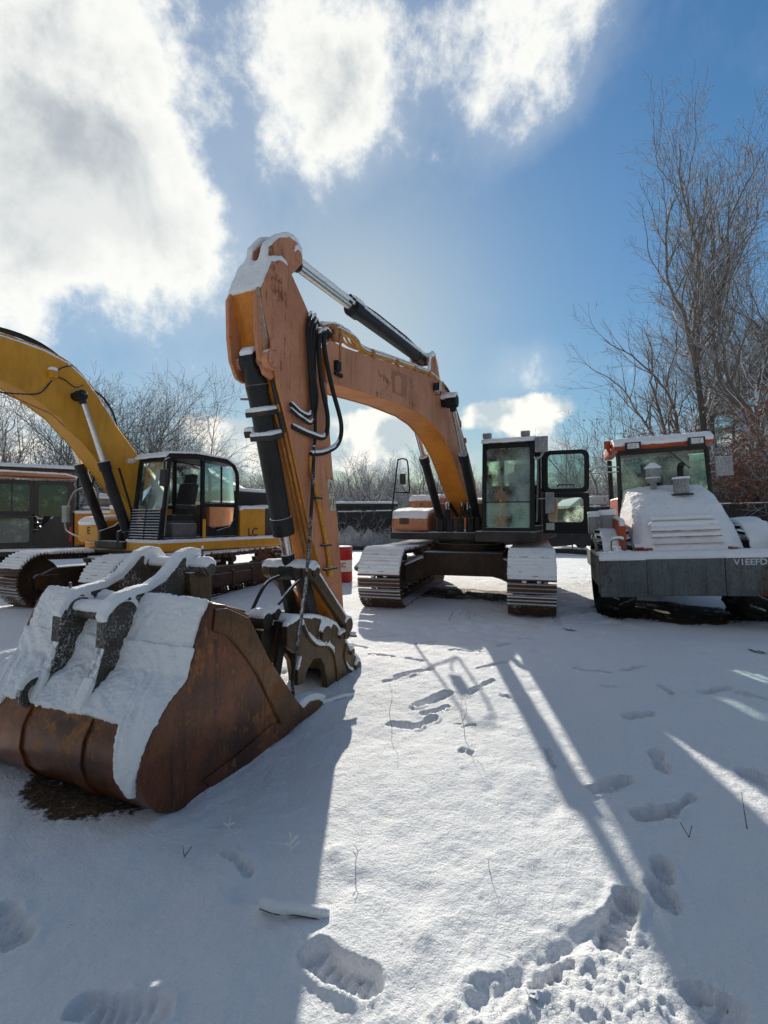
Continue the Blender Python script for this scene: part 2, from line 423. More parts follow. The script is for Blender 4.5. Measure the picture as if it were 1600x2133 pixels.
def bark(name, c1, c2, th):
    t, b = mat_base(name); V = t.new('ShaderNodeTexCoord').outputs['Object']
    c = t.mix(t.noise(V, 6, 5, .7), c1, c2)
    g = t.new('ShaderNodeNewGeometry'); s = t.new('ShaderNodeSeparateXYZ'); t.l.new(g.outputs['Normal'], s.inputs[0])
    f = t.smooth(t.math('ADD', s.outputs[2], t.math('MULTIPLY', t.math('SUBTRACT', t.noise(V, 3, 3), .5), .9)), th - .1, th + .1)
    t.l.new(t.mix(f, c, (.72, .74, .78)), b.inputs['Base Color']); b.inputs['Roughness'].default_value = .9


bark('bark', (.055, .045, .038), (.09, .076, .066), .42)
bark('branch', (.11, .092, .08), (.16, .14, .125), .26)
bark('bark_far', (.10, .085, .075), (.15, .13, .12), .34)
bark('twig_snowy', (.10, .075, .06), (.15, .115, .095), .05)
t, b = mat_base('oak_leaf'); V = t.new('ShaderNodeTexCoord').outputs['Object']
t.l.new(t.mix(t.noise(V, 2.5, 3), (.17, .055, .028), (.28, .11, .055)), b.inputs['Base Color']); b.inputs['Roughness'].default_value = .8
t, b = mat_base('needles'); V = t.new('ShaderNodeTexCoord').outputs['Object']
g = t.new('ShaderNodeNewGeometry'); s = t.new('ShaderNodeSeparateXYZ'); t.l.new(g.outputs['Normal'], s.inputs[0])
f = t.smooth(t.noise(V, 5, 3), .48, .62)
t.l.new(t.mix(t.math('MULTIPLY', f, .8), (.03, .045, .02), (.55, .56, .56)), b.inputs['Base Color']); b.inputs['Roughness'].default_value = .8
t, b = mat_base('dry_grass'); b.inputs['Base Color'].default_value = (.16, .11, .07, 1); b.inputs['Roughness'].default_value = .9
# ---------------------------------------------------------------- ground


def vnoise(x, y, f, seed):
    rs = np.random.RandomState(seed); N = 256; g = rs.rand(N, N).astype(np.float32)
    X = x * f + 1000.3; Y = y * f + 1000.7
    xi = np.floor(X).astype(np.int64); yi = np.floor(Y).astype(np.int64); fx = X - xi; fy = Y - yi
    fx = fx * fx * (3 - 2 * fx); fy = fy * fy * (3 - 2 * fy)
    a = g[xi % N, yi % N]; b_ = g[(xi + 1) % N, yi % N]; c_ = g[xi % N, (yi + 1) % N]; d_ = g[(xi + 1) % N, (yi + 1) % N]
    return (a * (1 - fx) + b_ * fx) * (1 - fy) + (c_ * (1 - fx) + d_ * fx) * fy - .5


def sst(v, a, b_):
    t_ = np.clip((v - a) / (b_ - a), 0, 1); return t_ * t_ * (3 - 2 * t_)


def base_h(x, y):
    h = -.18 * sst(-x, 2.2, 4.6) * sst(y, 5.0, 8.0)
    h = h - .17 * sst(-x, 6.8, 9.0) * sst(y, 9.0, 12.5)
    dx = (x + 1.35) * .40 + (y - 3.2) * .917; dy = (x + 1.35) * -.917 + (y - 3.2) * .40
    h = h - .09 * np.exp(-((dx / 1.5) ** 4 + ((dy - .3) / 1.5) ** 4))
    return h


def G(px, py): d = H * 1030. / (py - 1080.); return ((px - 800) / 1030. * d, d)


PRINTS = [(665, 1975, 765, 2040, .055, .055), (1372, 1795, 1374, 1822, .045, .045), (1368, 1850, 1388, 1885, .055, .05),
          (1262, 1960, 1298, 1880, .055, .042), (1238, 1645, 1300, 1628, .045, .05), (1330, 1702, 1385, 1695, .05, .05), (1395, 1690, 1440, 1655, .03, .03),
          (1362, 1568, 1380, 1600, .05, .04), (1305, 1492, 1352, 1486, .04, .04), (1370, 1428, 1400, 1446, .03, .03), (1462, 1442, 1515, 1436, .045, .04),
          (1540, 1446, 1610, 1462, .035, .03), (1560, 1615, 1620, 1645, .07, .05), (1295, 1397, 1335, 1388, .035, .03), (1200, 1393, 1262, 1402, .035, .035),
          (818, 1494, 868, 1502, .045, .06), (868, 1502, 905, 1486, .035, .05), (868, 1462, 935, 1442, .05, .06), (885, 1478, 930, 1468, .03, .04), (978, 1445, 1024, 1418, .03, .045),
          (828, 1407, 895, 1392, .05, .06), (805, 1412, 825, 1410, .04, .04), (772, 1362, 822, 1366, .03, .04), (850, 1369, 880, 1374, .03, .04), (728, 1339, 762, 1346, .03, .04), (778, 1326, 860, 1318, .022, .03),
          (865, 1338, 905, 1333, .022, .03), (995, 1393, 1050, 1380, .03, .035), (940, 1352, 1000, 1356, .03, .035), (1035, 1346, 1070, 1340, .03, .03),
          (0, 1865, 38, 1915, .07, .05), (190, 2065, 320, 2085, .06, .045), (1460, 2085, 1500, 2115, .06, .05), (480, 1742, 520, 1785, .03, .02),
          (1110, 1300, 1135, 1310, .05, .03), (1085, 1330, 1110, 1328, .04, .03), (1330, 1340, 1400, 1345, .03, .025), (1150, 1262, 1160, 1300, .05, .03),
          (965, 1560, 975, 1563, .03, .025), (1180, 2010, 1100, 2060, .03, .02), (965, 1507, 985, 1505, .025, .03), (948, 1500, 960, 1500, .02, .02),
          (1140, 1560, 1150, 1600, .02, .01), (1255, 1430, 1290, 1435, .02, .015), (1045, 1450, 1060, 1452, .02, .02)]
LUMPS = [(480, 2010, .12, .015), (1262, 1628, .07, .03), (550, 1880, .05, .02), (880, 1945, .05, .018), (700, 1760, .05, .02)]
NR, NCO = 1900, 1100
k_ = np.linspace(0, 1, NR); q = .7 * np.exp(k_ * math.log(520 / .7)); yr = q - 1.4; QROW = q; TCOL = np.linspace(-1.22, 1.22, NCO)
tt = np.linspace(-1.22, 1.22, NCO)
XX = (tt[None, :] * q[:, None]); YY = np.repeat(yr[:, None], NCO, 1)
Z = base_h(XX, YY)
near = np.exp(-np.maximum(YY, 0) / 40)
Z += near * (.05 * vnoise(XX, YY, .55, 1) + .028 * vnoise(XX, YY, 1.7, 2) + .015 * vnoise(XX, YY, 4.5, 3) + .010 * vnoise(XX, YY, 10, 4))
Z += (YY < 9) * (.0062 * vnoise(XX, YY, 24, 5) + .0034 * vnoise(XX, YY, 55, 6))
# wind ripples and trodden area
for (x1, y1, x2, y2, r, dp) in PRINTS:
    a = np.array(G(x1, y1)); b2 = np.array(G(x2, y2)); ab = b2 - a; L2 = max((ab ** 2).sum(), 1e-5)
    i0 = np.searchsorted(yr, min(a[1], b2[1]) - .4); i1 = np.searchsorted(yr, max(a[1], b2[1]) + .4)
    X_ = XX[i0:i1]; Y_ = YY[i0:i1]
    wob = .034 * vnoise(X_, Y_, 11, 9) + .014 * vnoise(X_, Y_, 31, 10)
    tpar = np.clip(((X_ - a[0]) * ab[0] + (Y_ - a[1]) * ab[1]) / L2, 0, 1)
    dd = np.hypot(X_ - a[0] - tpar * ab[0], Y_ - a[1] - tpar * ab[1]) + wob
    inner = 1 - sst(dd, r * .74, r * 1.10)
    tread = .010 * np.sin((tpar * math.sqrt(L2)) * 150) * inner + .028 * vnoise(X_, Y_, 22, 12) * inner + .012 * vnoise(X_, Y_, 50, 14) * inner
    rim = np.exp(-((dd - r * 1.25) / (r * .38)) ** 2) * (.08 + 1.5 * np.maximum(vnoise(X_, Y_, 9, 13) + .10, 0))
    Z[i0:i1] += -dp * inner + tread + dp * .42 * rim
for (x1, y1, r, dh) in LUMPS:
    a = G(x1, y1); dd = np.hypot(XX - a[0], YY - a[1]); Z += dh * np.exp(-(dd / r) ** 2)
# churned snow at lower right
for (x1, y1, rx, ry, s_) in [(1190, 2075, .36, .14, 1.), (1330, 2000, .2, .16, .8), (1000, 2110, .18, .10, 1.), (760, 2075, .14, .07, .7), (1130, 2000, .22, .07, .7), (1400, 2120, .3, .1, .7)]:
    a = G(x1, y1); m_ = np.exp(-(((XX - a[0]) / rx) ** 2 + ((YY - a[1]) / ry) ** 2))
    Z += s_ * m_ * (.026 * vnoise(XX, YY, 6, 21) + .012 * vnoise(XX, YY, 17, 22) + .010 * vnoise(XX, YY, 42, 23) + .010 * vnoise(XX, YY, 85, 24))
a = np.array(G(985, 2090)); b2 = np.array(G(1250, 1925)); ab = b2 - a
tp = np.clip(((XX - a[0]) * ab[0] + (YY - a[1]) * ab[1]) / (ab ** 2).sum(), 0, 1)
dd = np.hypot(XX - a[0] - tp * ab[0], YY - a[1] - tp * ab[1]) + .05 * vnoise(XX, YY, 7, 31)
dd = dd + .04 * vnoise(XX, YY, 20, 32)
Z -= .022 * (1 - sst(dd, .0, .06)); Z += .014 * np.exp(-((dd - .09) / .04) ** 2) * (.5 + 2.0 * vnoise(XX, YY, 18, 33))
for (cx_, cy_, rr_) in ((3.0, 9.2, 1.3), (3.3, 8.0, .7), (-.3, 11.8, 1.2), (1.2, 6.9, .9), (-3.2, 8.6, 1.4)):
    m_ = np.exp(-(((XX - cx_) ** 2 + (YY - cy_) ** 2) / rr_ ** 2)); Z += m_ * (.07 * vnoise(XX, YY, 3.2, 51) + .05 * vnoise(XX, YY, 7.5, 52) + .02 * vnoise(XX, YY, 17, 53))
# faint small dimples (animal tracks, wind pits)
rs = np.random.RandomState(8)
for i in range(420):
    y_ = 2.0 + 22 * rs.rand() ** 1.5; x_ = (rs.rand() - .5) * 1.9 * y_; r_ = .03 + .08 * rs.rand(); dp = (.012 + .03 * rs.rand()) * (1 if y_ > 5 else .55)
    i0 = np.searchsorted(yr, y_ - .5); i1 = np.searchsorted(yr, y_ + .5)
    dd = np.hypot((XX[i0:i1] - x_) * (.6 + .8 * rs.rand()), YY[i0:i1] - y_)
    dd = dd + .05 * vnoise(XX[i0:i1], YY[i0:i1], 9, 40)
    Z[i0:i1] += -dp * .8 * np.exp(-(dd / r_) ** 2)
soil_shade = np.zeros_like(Z)


def soil_shade_patch(cx, cy, rx, ry, ang, amt=1.0):
    global soil_shade
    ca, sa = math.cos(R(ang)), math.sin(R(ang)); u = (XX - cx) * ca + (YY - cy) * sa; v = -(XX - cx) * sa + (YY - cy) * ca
    e = ((u / rx) ** 2 + (v / ry) ** 2); soil_shade = np.maximum(soil_shade, amt * (1 - sst(e, .55, 1.25)))


soil_shade_patch(-1.68, 3.35, .70, .66, 66.5, .95)  # bare earth colour that also paints in the shade under the bucket
soil_shade_patch(1.7, 10.2, .9, 1.5, 75, .75)
soil_shade_patch(4.75, 8.4, 1.25, 1.2, 0, .85)
soil_shade_patch(-5.4, 10.6, 1.2, 2.2, 65, .8)
me = bpy.data.meshes.new('ground'); nv = NR * NCO
me.vertices.add(nv); co = np.stack([XX, YY, Z], -1).reshape(-1).astype(np.float32); me.vertices.foreach_set('co', co)
ii, jj = np.meshgrid(np.arange(NR - 1), np.arange(NCO - 1), indexing='ij'); v0 = (ii * NCO + jj).reshape(-1)
quads = np.stack([v0, v0 + 1, v0 + NCO + 1, v0 + NCO], -1).astype(np.int32)
nf = len(quads); me.loops.add(nf * 4); me.loops.foreach_set('vertex_index', quads.reshape(-1)); me.polygons.add(nf)
me.polygons.foreach_set('loop_start', np.arange(0, nf * 4, 4, dtype=np.int32)); me.update(calc_edges=True)
me.polygons.foreach_set('use_smooth', np.ones(nf, dtype=bool))
at = me.attributes.new('soil_shade', 'FLOAT', 'POINT'); at.data.foreach_set('value', soil_shade.reshape(-1).astype(np.float32))
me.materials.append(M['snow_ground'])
o = bpy.data.objects.new('ground', me); col.objects.link(o); tag(o, kind='structure')
mb = MB(); mb.add([(-1500, -900, -.9), (1500, -900, -.9), (1500, 2500, -.9), (-1500, 2500, -.9)], [(0, 1, 2, 3)])
tag(mb.build('terrain', M['snow_ground'], smooth=0), kind='structure')


def gz(x, y): return float(base_h(np.array([x]), np.array([y]))[0])


def remat(o, mat, cond):
    """give the faces of one part that satisfy cond(centre, normal) a second paint"""
    o.data.materials.append(mat)
    for p in o.data.polygons:
        if cond(p.center, p.normal): p.material_index = len(o.data.materials) - 1


# ---------------------------------------------------------------- excavator pieces
def loop_path(L, h, n):
    """n evenly spaced (x, z, angle) round an oval track"""
    r = h / 2; a = L / 2 - r; per = 4 * a + 2 * math.pi * r; out = []
    for i in range(n):
        d = per * (i + .35) / n
        if d < 2 * a: x, z, an = -a + d, 0, 0
        elif d < 2 * a + math.pi * r:
            t_ = (d - 2 * a) / r; x, z, an = a + r * math.sin(t_), r - r * math.cos(t_), t_
        elif d < 4 * a + math.pi * r:
            e = d - 2 * a - math.pi * r; x, z, an = a - e, 2 * r - .03 * math.sin(math.pi * e / (2 * a)) * 1.0, math.pi
        else:
            t_ = (d - 4 * a - math.pi * r) / r; x, z, an = -a - r * math.sin(t_), r + r * math.cos(t_), math.pi + t_
        out.append((x, z, an))
    return out


def make_track(root, L, y, w, rot, h=1.0, seed=0, snow=True, outer=1):
    """side frame (part) carrying shoes, sprocket, idler and rollers (sub-parts)"""
    m = MB(); r = h / 2
    m.prism([(-L / 2 + .75, .26), (L / 2 - .75, .26), (L / 2 - .42, .36), (L / 2 - .42, .58), (L / 2 - .8, .74), (-L / 2 + .8, .70), (-L / 2 + .45, .60), (-L / 2 + .45, .38)], -.15, .15)
    m.bx(-L / 2 + 1.0, L / 2 - 1.1, .15 * outer, .185 * outer, .30, .56)
    for i in range(5): m.bx(-L / 2 + 1.1 + i * (L - 2.3) / 4 - .03, -L / 2 + 1.1 + i * (L - 2.3) / 4 + .03, .15 * outer, .21 * outer, .20, .62)
    fr = m.build('track_frame', M['track_frame'], root, bevel=.012, rot=(0, 0, rot))
    c, s = math.cos(rot), math.sin(rot); fr.location = (-y * s, y * c, 0)
    sh = MB(); rg = random.Random(seed); n = int((2 * (L - h) + math.pi * h) / .19)
    for (x, z, an) in loop_path(L, h - .03, n):
        k = len(sh.v); ww = w / 2
        sh.bx(-.082, .082, -ww, ww, -.012, .012)
        for q in (-.07, -.005, .06): sh.prism([(q - .012, -.008), (q + .012, -.008), (q + .007, -.044), (q - .007, -.044)], -ww, ww)
        sh.bx(-.10, .05, -.14, -.08, .01, .10); sh.bx(-.10, .05, .08, .14, .01, .10)
        j = rg.uniform(-.02, .02)
        sh.xform(Matrix.Translation((x, 0, z + .02)) @ Matrix.Rotation(-an + j, 4, 'Y'), k)
    ch = sh.build('track_chain', M['track_steel'], fr, smooth=0)
    sp = MB(); X = -L / 2 + r; nt = 21
    prof = []
    for i in range(nt * 2):
        a = math.pi * i / nt; rr = (r - .05) if i % 2 else (r - .13); prof.append((X + rr * math.cos(a), r + rr * math.sin(a)))
    sp.prism(prof, -.05, .05); sp.cyl((X, -.17, r), (X, .17, r), .22, seg=20); sp.cyl((X, .17 * outer, r), (X, .24 * outer, r), .15, seg=16)
    sp.build('sprocket', M['track_steel'], fr, bevel=.006)
    X = L / 2 - r
    idl = MB().cyl((X, -.07, r), (X, .07, r), r - .09, seg=28); idl.cyl((X, -.16, r), (X, .16, r), .12, seg=16)
    idl.bx(X - .35, X + .05, -.17, .17, r - .09, r + .09)
    idl.build('idler', M['track_frame'], fr, bevel=.008)
    for i in range(7):
        xx = -L / 2 + .95 + i * (L - 1.85) / 6
        MB().cyl((xx, -.14, .19), (xx, .14, .19), .10, seg=14).cyl((xx, -.175, .19), (xx, .175, .19), .05, seg=10).build('track_roller', M['track_frame'], fr)
    for xx in (-L / 6, L / 6): MB().cyl((xx, -.1, h - .2), (xx, .1, h - .2), .075, seg=12).bx(xx - .04, xx + .04, -.05, .05, .68, h - .2).build('carrier_roller', M['track_frame'], fr)
    if snow:
        rg = random.Random(seed + 3)
        skip = {}
        def flt(c_, n_):
            key = (round(c_.x * 4), round(c_.z * 6)); 
            return c_.z > h * .62 and c_.x > -L / 2 and skip.setdefault(key, rg.random()) < .96
        o = snow_cap([ch], .030, .30, .012, fr, lump=.02, smooth=2, filt=flt, along=.2)
    return fr


def cylpart(root, a, b, split, rb, rr, y, name='hydraulic_cylinder', seg=18, head=1.18, snow=False):
    """barrel from a towards b up to fraction split, chrome rod (sub-part) on to b; points are (s, z)"""
    A = Vector((a[0], y, a[1])); B = Vector((b[0], y, b[1])); S = A.lerp(B, split); d = (B - A).normalized()
    m = MB().cyl(A, S, rb, seg=seg).cyl(S - d * rb * 1.6, S + d * .02, rb * head, seg=seg)
    m.cyl(A - Vector((0, rb * .8, 0)), A + Vector((0, rb * .8, 0)), rb * 1.05, seg=seg)
    m.cyl(A.lerp(S, .12), A.lerp(S, .14), rb * 1.08, seg=seg)
    o = m.build(name, M['cyl_black'], root, bevel=.006)
    r = MB().cyl(S, B, rr, seg=14).build('piston_rod', M['chrome'], o)
    e = MB().cyl(B - Vector((0, rb * .85, 0)), B + Vector((0, rb * .85, 0)), rb * 1.0, seg=seg).cyl(B - d * .16, B, rr * 1.25, seg=14)
    e.cyl(B - Vector((0, rb * 1.2, 0)), B + Vector((0, rb * 1.2, 0)), rb * .45, seg=12)
    e.build('rod_eye', M['cyl_black'], o, bevel=.005)
    if snow: snow_cap([o], .03, .45, .012, o, lump=.02, along=.6)
    return o


def wframe(m, x0, x1, z0, z1, y, t, th, cut=0):
    """window frame ring of bars lying in the xz plane"""
    m.bx(x0, x1, y - th / 2, y + th / 2, z0, z0 + t); m.bx(x0, x1, y - th / 2, y + th / 2, z1 - t, z1)
    m.bx(x0, x0 + t, y - th / 2, y + th / 2, z0 + t, z1 - t); m.bx(x1 - t, x1, y - th / 2, y + th / 2, z0 + t, z1 - t)


def rrect(x0, x1, z0, z1, r, n=4):
    out = []
    for cx, cz, a0 in ((x1 - r, z1 - r, 0), (x0 + r, z1 - r, 90), (x0 + r, z0 + r, 180), (x1 - r, z0 + r, 270)):
        for i in range(n + 1):
            a = R(a0 + 90 * i / n); out.append((cx + r * math.cos(a), cz + r * math.sin(a)))
    return out


def ring(m, outer, inner, y0, y1):
    """flat ring between two outlines of equal length in xz, extruded in y"""
    n = len(outer); k = [(x, y0, z) for x, z in outer] + [(x, y0, z) for x, z in inner] + [(x, y1, z) for x, z in outer] + [(x, y1, z) for x, z in inner]
    f = []
    for i in range(n):
        j = (i + 1) % n
        f += [(i, j, n + j, n + i), (2 * n + i, 3 * n + i, 3 * n + j, 2 * n + j), (i, 2 * n + i, 2 * n + j, j), (n + i, n + j, 3 * n + j, 3 * n + i)]
    m.add(k, f)


SWAP = Matrix(((0, 1, 0, 0), (1, 0, 0, 0), (0, 0, 1, 0), (0, 0, 0, 1)))   # xz profile extruded along y -> yz profile extruded along x


def seat(parent, x, y, z, f='seat_cloth', g_='seat_grey'):
    m = MB().bx(x - .26, x + .25, y - .25, y + .25, z + .32, z + .46)
    m.box((x - .27, y, z + .78), (.14, .46, .68), R(-12)); m.box((x - .38, y, z + 1.22), (.12, .28, .2), R(-10))
    m.bx(x - .2, x + .22, y + .30, y + .38, z + .58, z + .66); m.bx(x - .2, x + .22, y - .38, y - .30, z + .58, z + .66)
    m.bx(x - .3, x + .3, y - .28, y + .28, z + .30, z + .33)
    s_ = m.build('seat', M[f], parent, bevel=.04, seg=3)
    MB().bx(x - .3, x + .3, y - .32, y + .32, z, z + .29).build('seat_base', M[g_], parent, bevel=.03)
    MB().tube([(x + .55, y + .1, z), (x + .5, y + .1, z + .5)], .035).tube([(x + .5, y + .1 + .16 * math.cos(a), z + .5 + .16 * math.sin(a)) for a in [i * .5 for i in range(14)]], .015, 6).build('lever', M['black_metal'], parent)


# ================================================================ excavator A : faded orange, in the middle
UP = R(-114.5)
A = thing('excavator', 'faded orange crawler excavator with its arm lowered in the middle and cab door swung open', 'excavator', (1.75, 10.2, 0), UP, 'tracked excavators parked in the snow')
CR = R(7.8)
for sy in (-1, 1): make_track(A, 4.55, sy * 1.24, .74, CR, 1.0, seed=3 + sy, outer=sy)
# carbody between the tracks
m = MB()
for sx in (-1, 1):
    for sy in (-1, 1):
        m.prism([(0, .45), (0, .86), (.9, .80), (1.22, .66), (1.22, .36), (1.0, .36), (.8, .44), (.5, .50)], -.24, .24)
        k = len(m.v) - 16
        m.xform(Matrix.Translation((sx * .5, sy * .0, 0)) @ Matrix.Rotation(R(90 * sy - 18 * sx * sy), 4, 'Z'), k)
m.bx(-1.0, 1.0, -.75, .75, .48, .92); m.cyl((0, 0, .88), (0, 0, 1.06), .72, seg=40)
cb = m.build('undercarriage', M['track_frame'], A, bevel=.02, rot=(0, 0, CR))
snow_cap([cb], .03, .6, .016, cb, lump=.02, filt=lambda c, n: c.z < .9)
MB().cyl((0, 0, 1.04), (0, 0, 1.18), .62, seg=40).build('swing_ring', M['steel_dark'], A)
# deck frame
m = MB()
m.bx(-2.3, .9, -1.38, .50, 1.14, 1.28); m.bx(-2.3, 1.35, .46, 1.50, 1.14, 1.33); m.bx(.2, 1.15, -.50, .42, 1.16, 1.30)
m.bx(-.9, .9, -.42, -.34, 1.28, 1.85); m.bx(-.9, .9, .34, .42, 1.28, 1.85)
dk = m.build('deck', M['steel_dark'], A, bevel=.015)
m = MB()
m.prism([(.72, 1.30), (.78, 1.36), (.78, 1.56), (.66, 1.66), (.30, 1.72), (-.10, 1.74), (-.10, 1.30)], -1.42, -.62)
tb = m.build('tool_box', M['orange'], A, bevel=.05, seg=3)
g_ = MB()
for i in range(5): g_.bx(.785, .80, -1.22, -1.02, 1.44 + i * .026, 1.456 + i * .026)
g_.build('vent_grille', M['ink'], tb)
snow_cap([tb], .05, .4, .014, tb, lump=.03)
m = MB(); m.prism([(-.25, 1.28), (-.25, 1.95), (-.35, 2.03), (-1.7, 2.06), (-1.7, 1.28)], -1.42, -.72)
m.prism([(-.45, 1.34), (-.45, 1.88), (-2.3, 1.92), (-2.3, 1.34)], .5, 1.46)
hb = m.build('engine_housing', M['orange'], A, bevel=.05, seg=3)
snow_cap([hb], .05, .5, .02, hb, lump=.03)
m = MB(); pr = [(-2.3, 1.18), (-2.75, 1.2), (-3.1, 1.4), (-3.2, 2.1), (-2.95, 2.25), (-2.3, 2.2)]
m.prism([(x, z if z < 2 else z - .15) for x, z in pr], -1.45, 1.46); m.build('counterweight', M['orange'], A, bevel=.08, seg=3)
# pump / hoses mass between cab and boom foot
m = MB(); rg = random.Random(4)
for i in range(9):
    y = rg.uniform(-.3, .32); m.tube(catmull([(.95 + rg.uniform(-.1, .1), y, 1.3), (1.05, y + .05, 1.62 + rg.uniform(0, .12)), (.88, y, 1.85), (.75, y * .6, 1.72), (.5, y * .5, 1.6)], 5), .02, 6)
for y in (-.28, -.1, .1, .3): m.bx(.92, 1.04, y - .05, y + .05, 1.28, 1.55)
m.build('valve_hoses', M['rubber'], A)
# hand rail with mirror at the right front corner
m = MB(); m.tube(catmull([(.86, -1.36, 1.22), (.84, -1.38, 1.5), (.62, -1.34, 2.65), (.55, -1.32, 2.78), (.42, -1.26, 2.80), (.34, -1.22, 2.72), (.30, -1.20, 2.2), (.30, -1.2, 2.1)], 5), .016, 8)
m.tube([(.72, -1.36, 2.10), (.30, -1.20, 2.10)], .018)
hr = m.build('handrail', M['black_metal'], A)
MB().box((.66, -1.2, 2.36), (.04, .12, .22), R(4)).tube([(.66, -1.2, 2.2), (.5, -1.22, 2.12), (.35, -1.2, 2.12)], .012).build('mirror', M['mirror_black'], hr, bevel=.02)

# cab
CX0, CX1, CY0, CY1, CZ0, CZ1 = -.42, 1.33, .58, 1.48, 1.33, 2.88
m = MB(); T = .075
for y in (CY0 + T / 2, CY1 - T / 2):
    m.box((CX1 - .07, y, (CZ0 + CZ1) / 2), (T, T, CZ1 - CZ0), R(-2.5))
    m.bx(CX0, CX0 + .1, y - T / 2, y + T / 2, CZ0, CZ1); m.bx(CX0, CX1 - .08, y - T / 2, y + T / 2, CZ1 - .1, CZ1)
    m.bx(CX0, CX1 - .02, y - T / 2, y + T / 2, CZ0 - .01, CZ0 + .1)
m.bx(CX1 - .08, CX1, CY0, CY1, CZ0 - .012, CZ0 + .07); m.bx(CX1 - .17, CX1 - .09, CY0 + T, CY1 - T, CZ1 - .085, CZ1 - .002)
m.bx(CX0 + .003, CX0 + .09, CY0 + T, CY1 - T, CZ0, CZ0 + .9); m.bx(CX0 + .003, CX0 + .09, CY0 + T, CY1 - T, CZ1 - .12, CZ1 - .003)
m.bx(CX0 + .1, CX1 - .1, CY0 + .08, CY1 - .08, CZ0 - .02, CZ0 + .03)
m.bx(.30, .37, CY1 - T + .01, CY1 - .01, CZ0 + .1, CZ1 - .1)
m.bx(CX0 + .02, .30, CY1 - .05, CY1 - .02, CZ0 + .1, CZ0 + .75)
cab = m.build('cab', M['black_metal'], A, bevel=.02)
rf = MB().prism([(CX0 - .03, CZ1 + .002), (CX1 - .02, CZ1 + .002), (CX1 - .05, CZ1 + .05), (CX1 - .3, CZ1 + .09), (CX0 + .1, CZ1 + .09), (CX0 - .03, CZ1 + .05)], CY0 - .01, CY1 + .01).build('cab_roof', M['black_metal'], cab, bevel=.02)
snow_cap([rf], .035, .5, .014, cab, lump=.02)
fw = MB(); fo = rrect(CY0 + .065, CY1 - .065, CZ0 + .065, CZ1 - .09, .07)
fw.add([(CX1 - .035 - (z - CZ0) * .042, y, z) for y, z in fo], [tuple(range(len(fo)))]); fw.build('windscreen', M['glass_front'], cab, smooth=0)
lw = MB(); lo_ = rrect(CY0 + .08, CY1 - .08, CZ0 + .075, CZ0 + .50, .05); lw.add([(CX1 - .028 - (z - CZ0) * .042, y, z) for y, z in lo_], [tuple(range(len(lo_)))]); lw.build('windscreen', M['glass_iced'], cab, smooth=0)
MB().bx(CX1 - .06, CX1 - .04, CY0 + .075, CY1 - .075, CZ0 + .50, CZ0 + .52).build('window_bar', M['mirror_black'], cab)
sw = MB(); sw.add([(CX0 + .1, CY0 + .04, CZ0 + .1), (CX1 - .12, CY0 + .04, CZ0 + .1), (CX1 - .15, CY0 + .04, CZ1 - .1), (CX0 + .1, CY0 + .04, CZ1 - .1)], [(0, 1, 2, 3)]); sw.build('side_window', M['glass_clear'], cab, smooth=0)
sw = MB(); sw.add([(CX0 + .12, CY1 - .04, CZ0 + .8), (.29, CY1 - .04, CZ0 + .8), (.29, CY1 - .04, CZ1 - .11), (CX0 + .12, CY1 - .04, CZ1 - .11)], [(0, 1, 2, 3)]); sw.build('side_window', M['glass_clear'], cab, smooth=0)
sw = MB(); sw.add([(CX0 + .05, CY0 + .09, CZ0 + .9), (CX0 + .05, CY1 - .09, CZ0 + .9), (CX0 + .05, CY1 - .09, CZ1 - .13), (CX0 + .05, CY0 + .09, CZ1 - .13)], [(0, 1, 2, 3)]); sw.build('rear_window', M['glass_clear'], cab, smooth=0)
seat(cab, .15, 1.03, CZ0)
# open door, hinged behind the door opening and swung outwards
m = MB(); do = rrect(0, .80, 0, 1.54, .12); di = [(x, z) for x, z in rrect(.07, .715, .80, 1.46, .09)]
def yz_ring(mb, oy, iy, x0, x1):
    k = len(mb.v); ring(mb, oy, iy, x0, x1); mb.xform(SWAP, k)
up_o = rrect(0, .80, .745, 1.54, .12); up_i = rrect(.085, .715, .83, 1.465, .07)
lo_o = rrect(0, .80, .0, .743, .03); lo_i = rrect(.085, .70, .21, .66, .07)
yz_ring(m, up_o, up_i, -.025, .025); yz_ring(m, lo_o, lo_i, -.025, .025)
m.tube([(.03, .25, .86), (.06, .27, .9), (.06, .52, .9), (.03, .54, .86)], .012)
door = m.build('cab_door', M['black_metal'], A, bevel=.006, loc=(.33, CY1 + .03, CZ0 - .05), rot=(0, 0, R(4)))
for rr_ in (up_i, lo_i): g1 = MB(); g1.add([(0, y, z) for y, z in rr_], [tuple(range(len(rr_)))]); g1.build('door_glass', M['glass_clear'], door, smooth=0)
MB().bx(-.015, .015, .40, .415, .83, 1.46).build('glass_divider', M['galv'], door)
MB().bx(.028, .04, .05, .20, .06, .19).build('decal', M['lamp_white'], door)
# lights, mirror, beacon details
for (x, y) in ((1.22, .66), (1.20, 1.32)):
    MB().box((x, y, 3.03), (.10, .15, .10), R(8)).bx(x - .02, x + .02, y - .02, y + .02, 2.94, 3.0).build('work_light', M['plastic_mirror'], cab, bevel=.015)
m = MB().tube(catmull([(CX1 - .05, CY1, 2.60), (CX1 + .05, CY1 + .05, 2.55), (CX1 + .06, CY1 + .14, 2.62), (CX1 + .06, CY1 + .16, 2.75)], 4), .014)
m.box((CX1 + .06, CY1 + .13, 2.80), (.07, .2, .26)); m.build('mirror', M['plastic_mirror'], cab, bevel=.03, seg=3)
m = MB().tube([(CX1 - .4, CY1, 1.9), (CX1 - .3, CY1 + .2, 1.9)], .012).box((CX1 - .3, CY1 + .22, 1.82), (.07, .14, .36)); m.build('mirror', M['plastic_mirror'], cab, bevel=.04, seg=3)
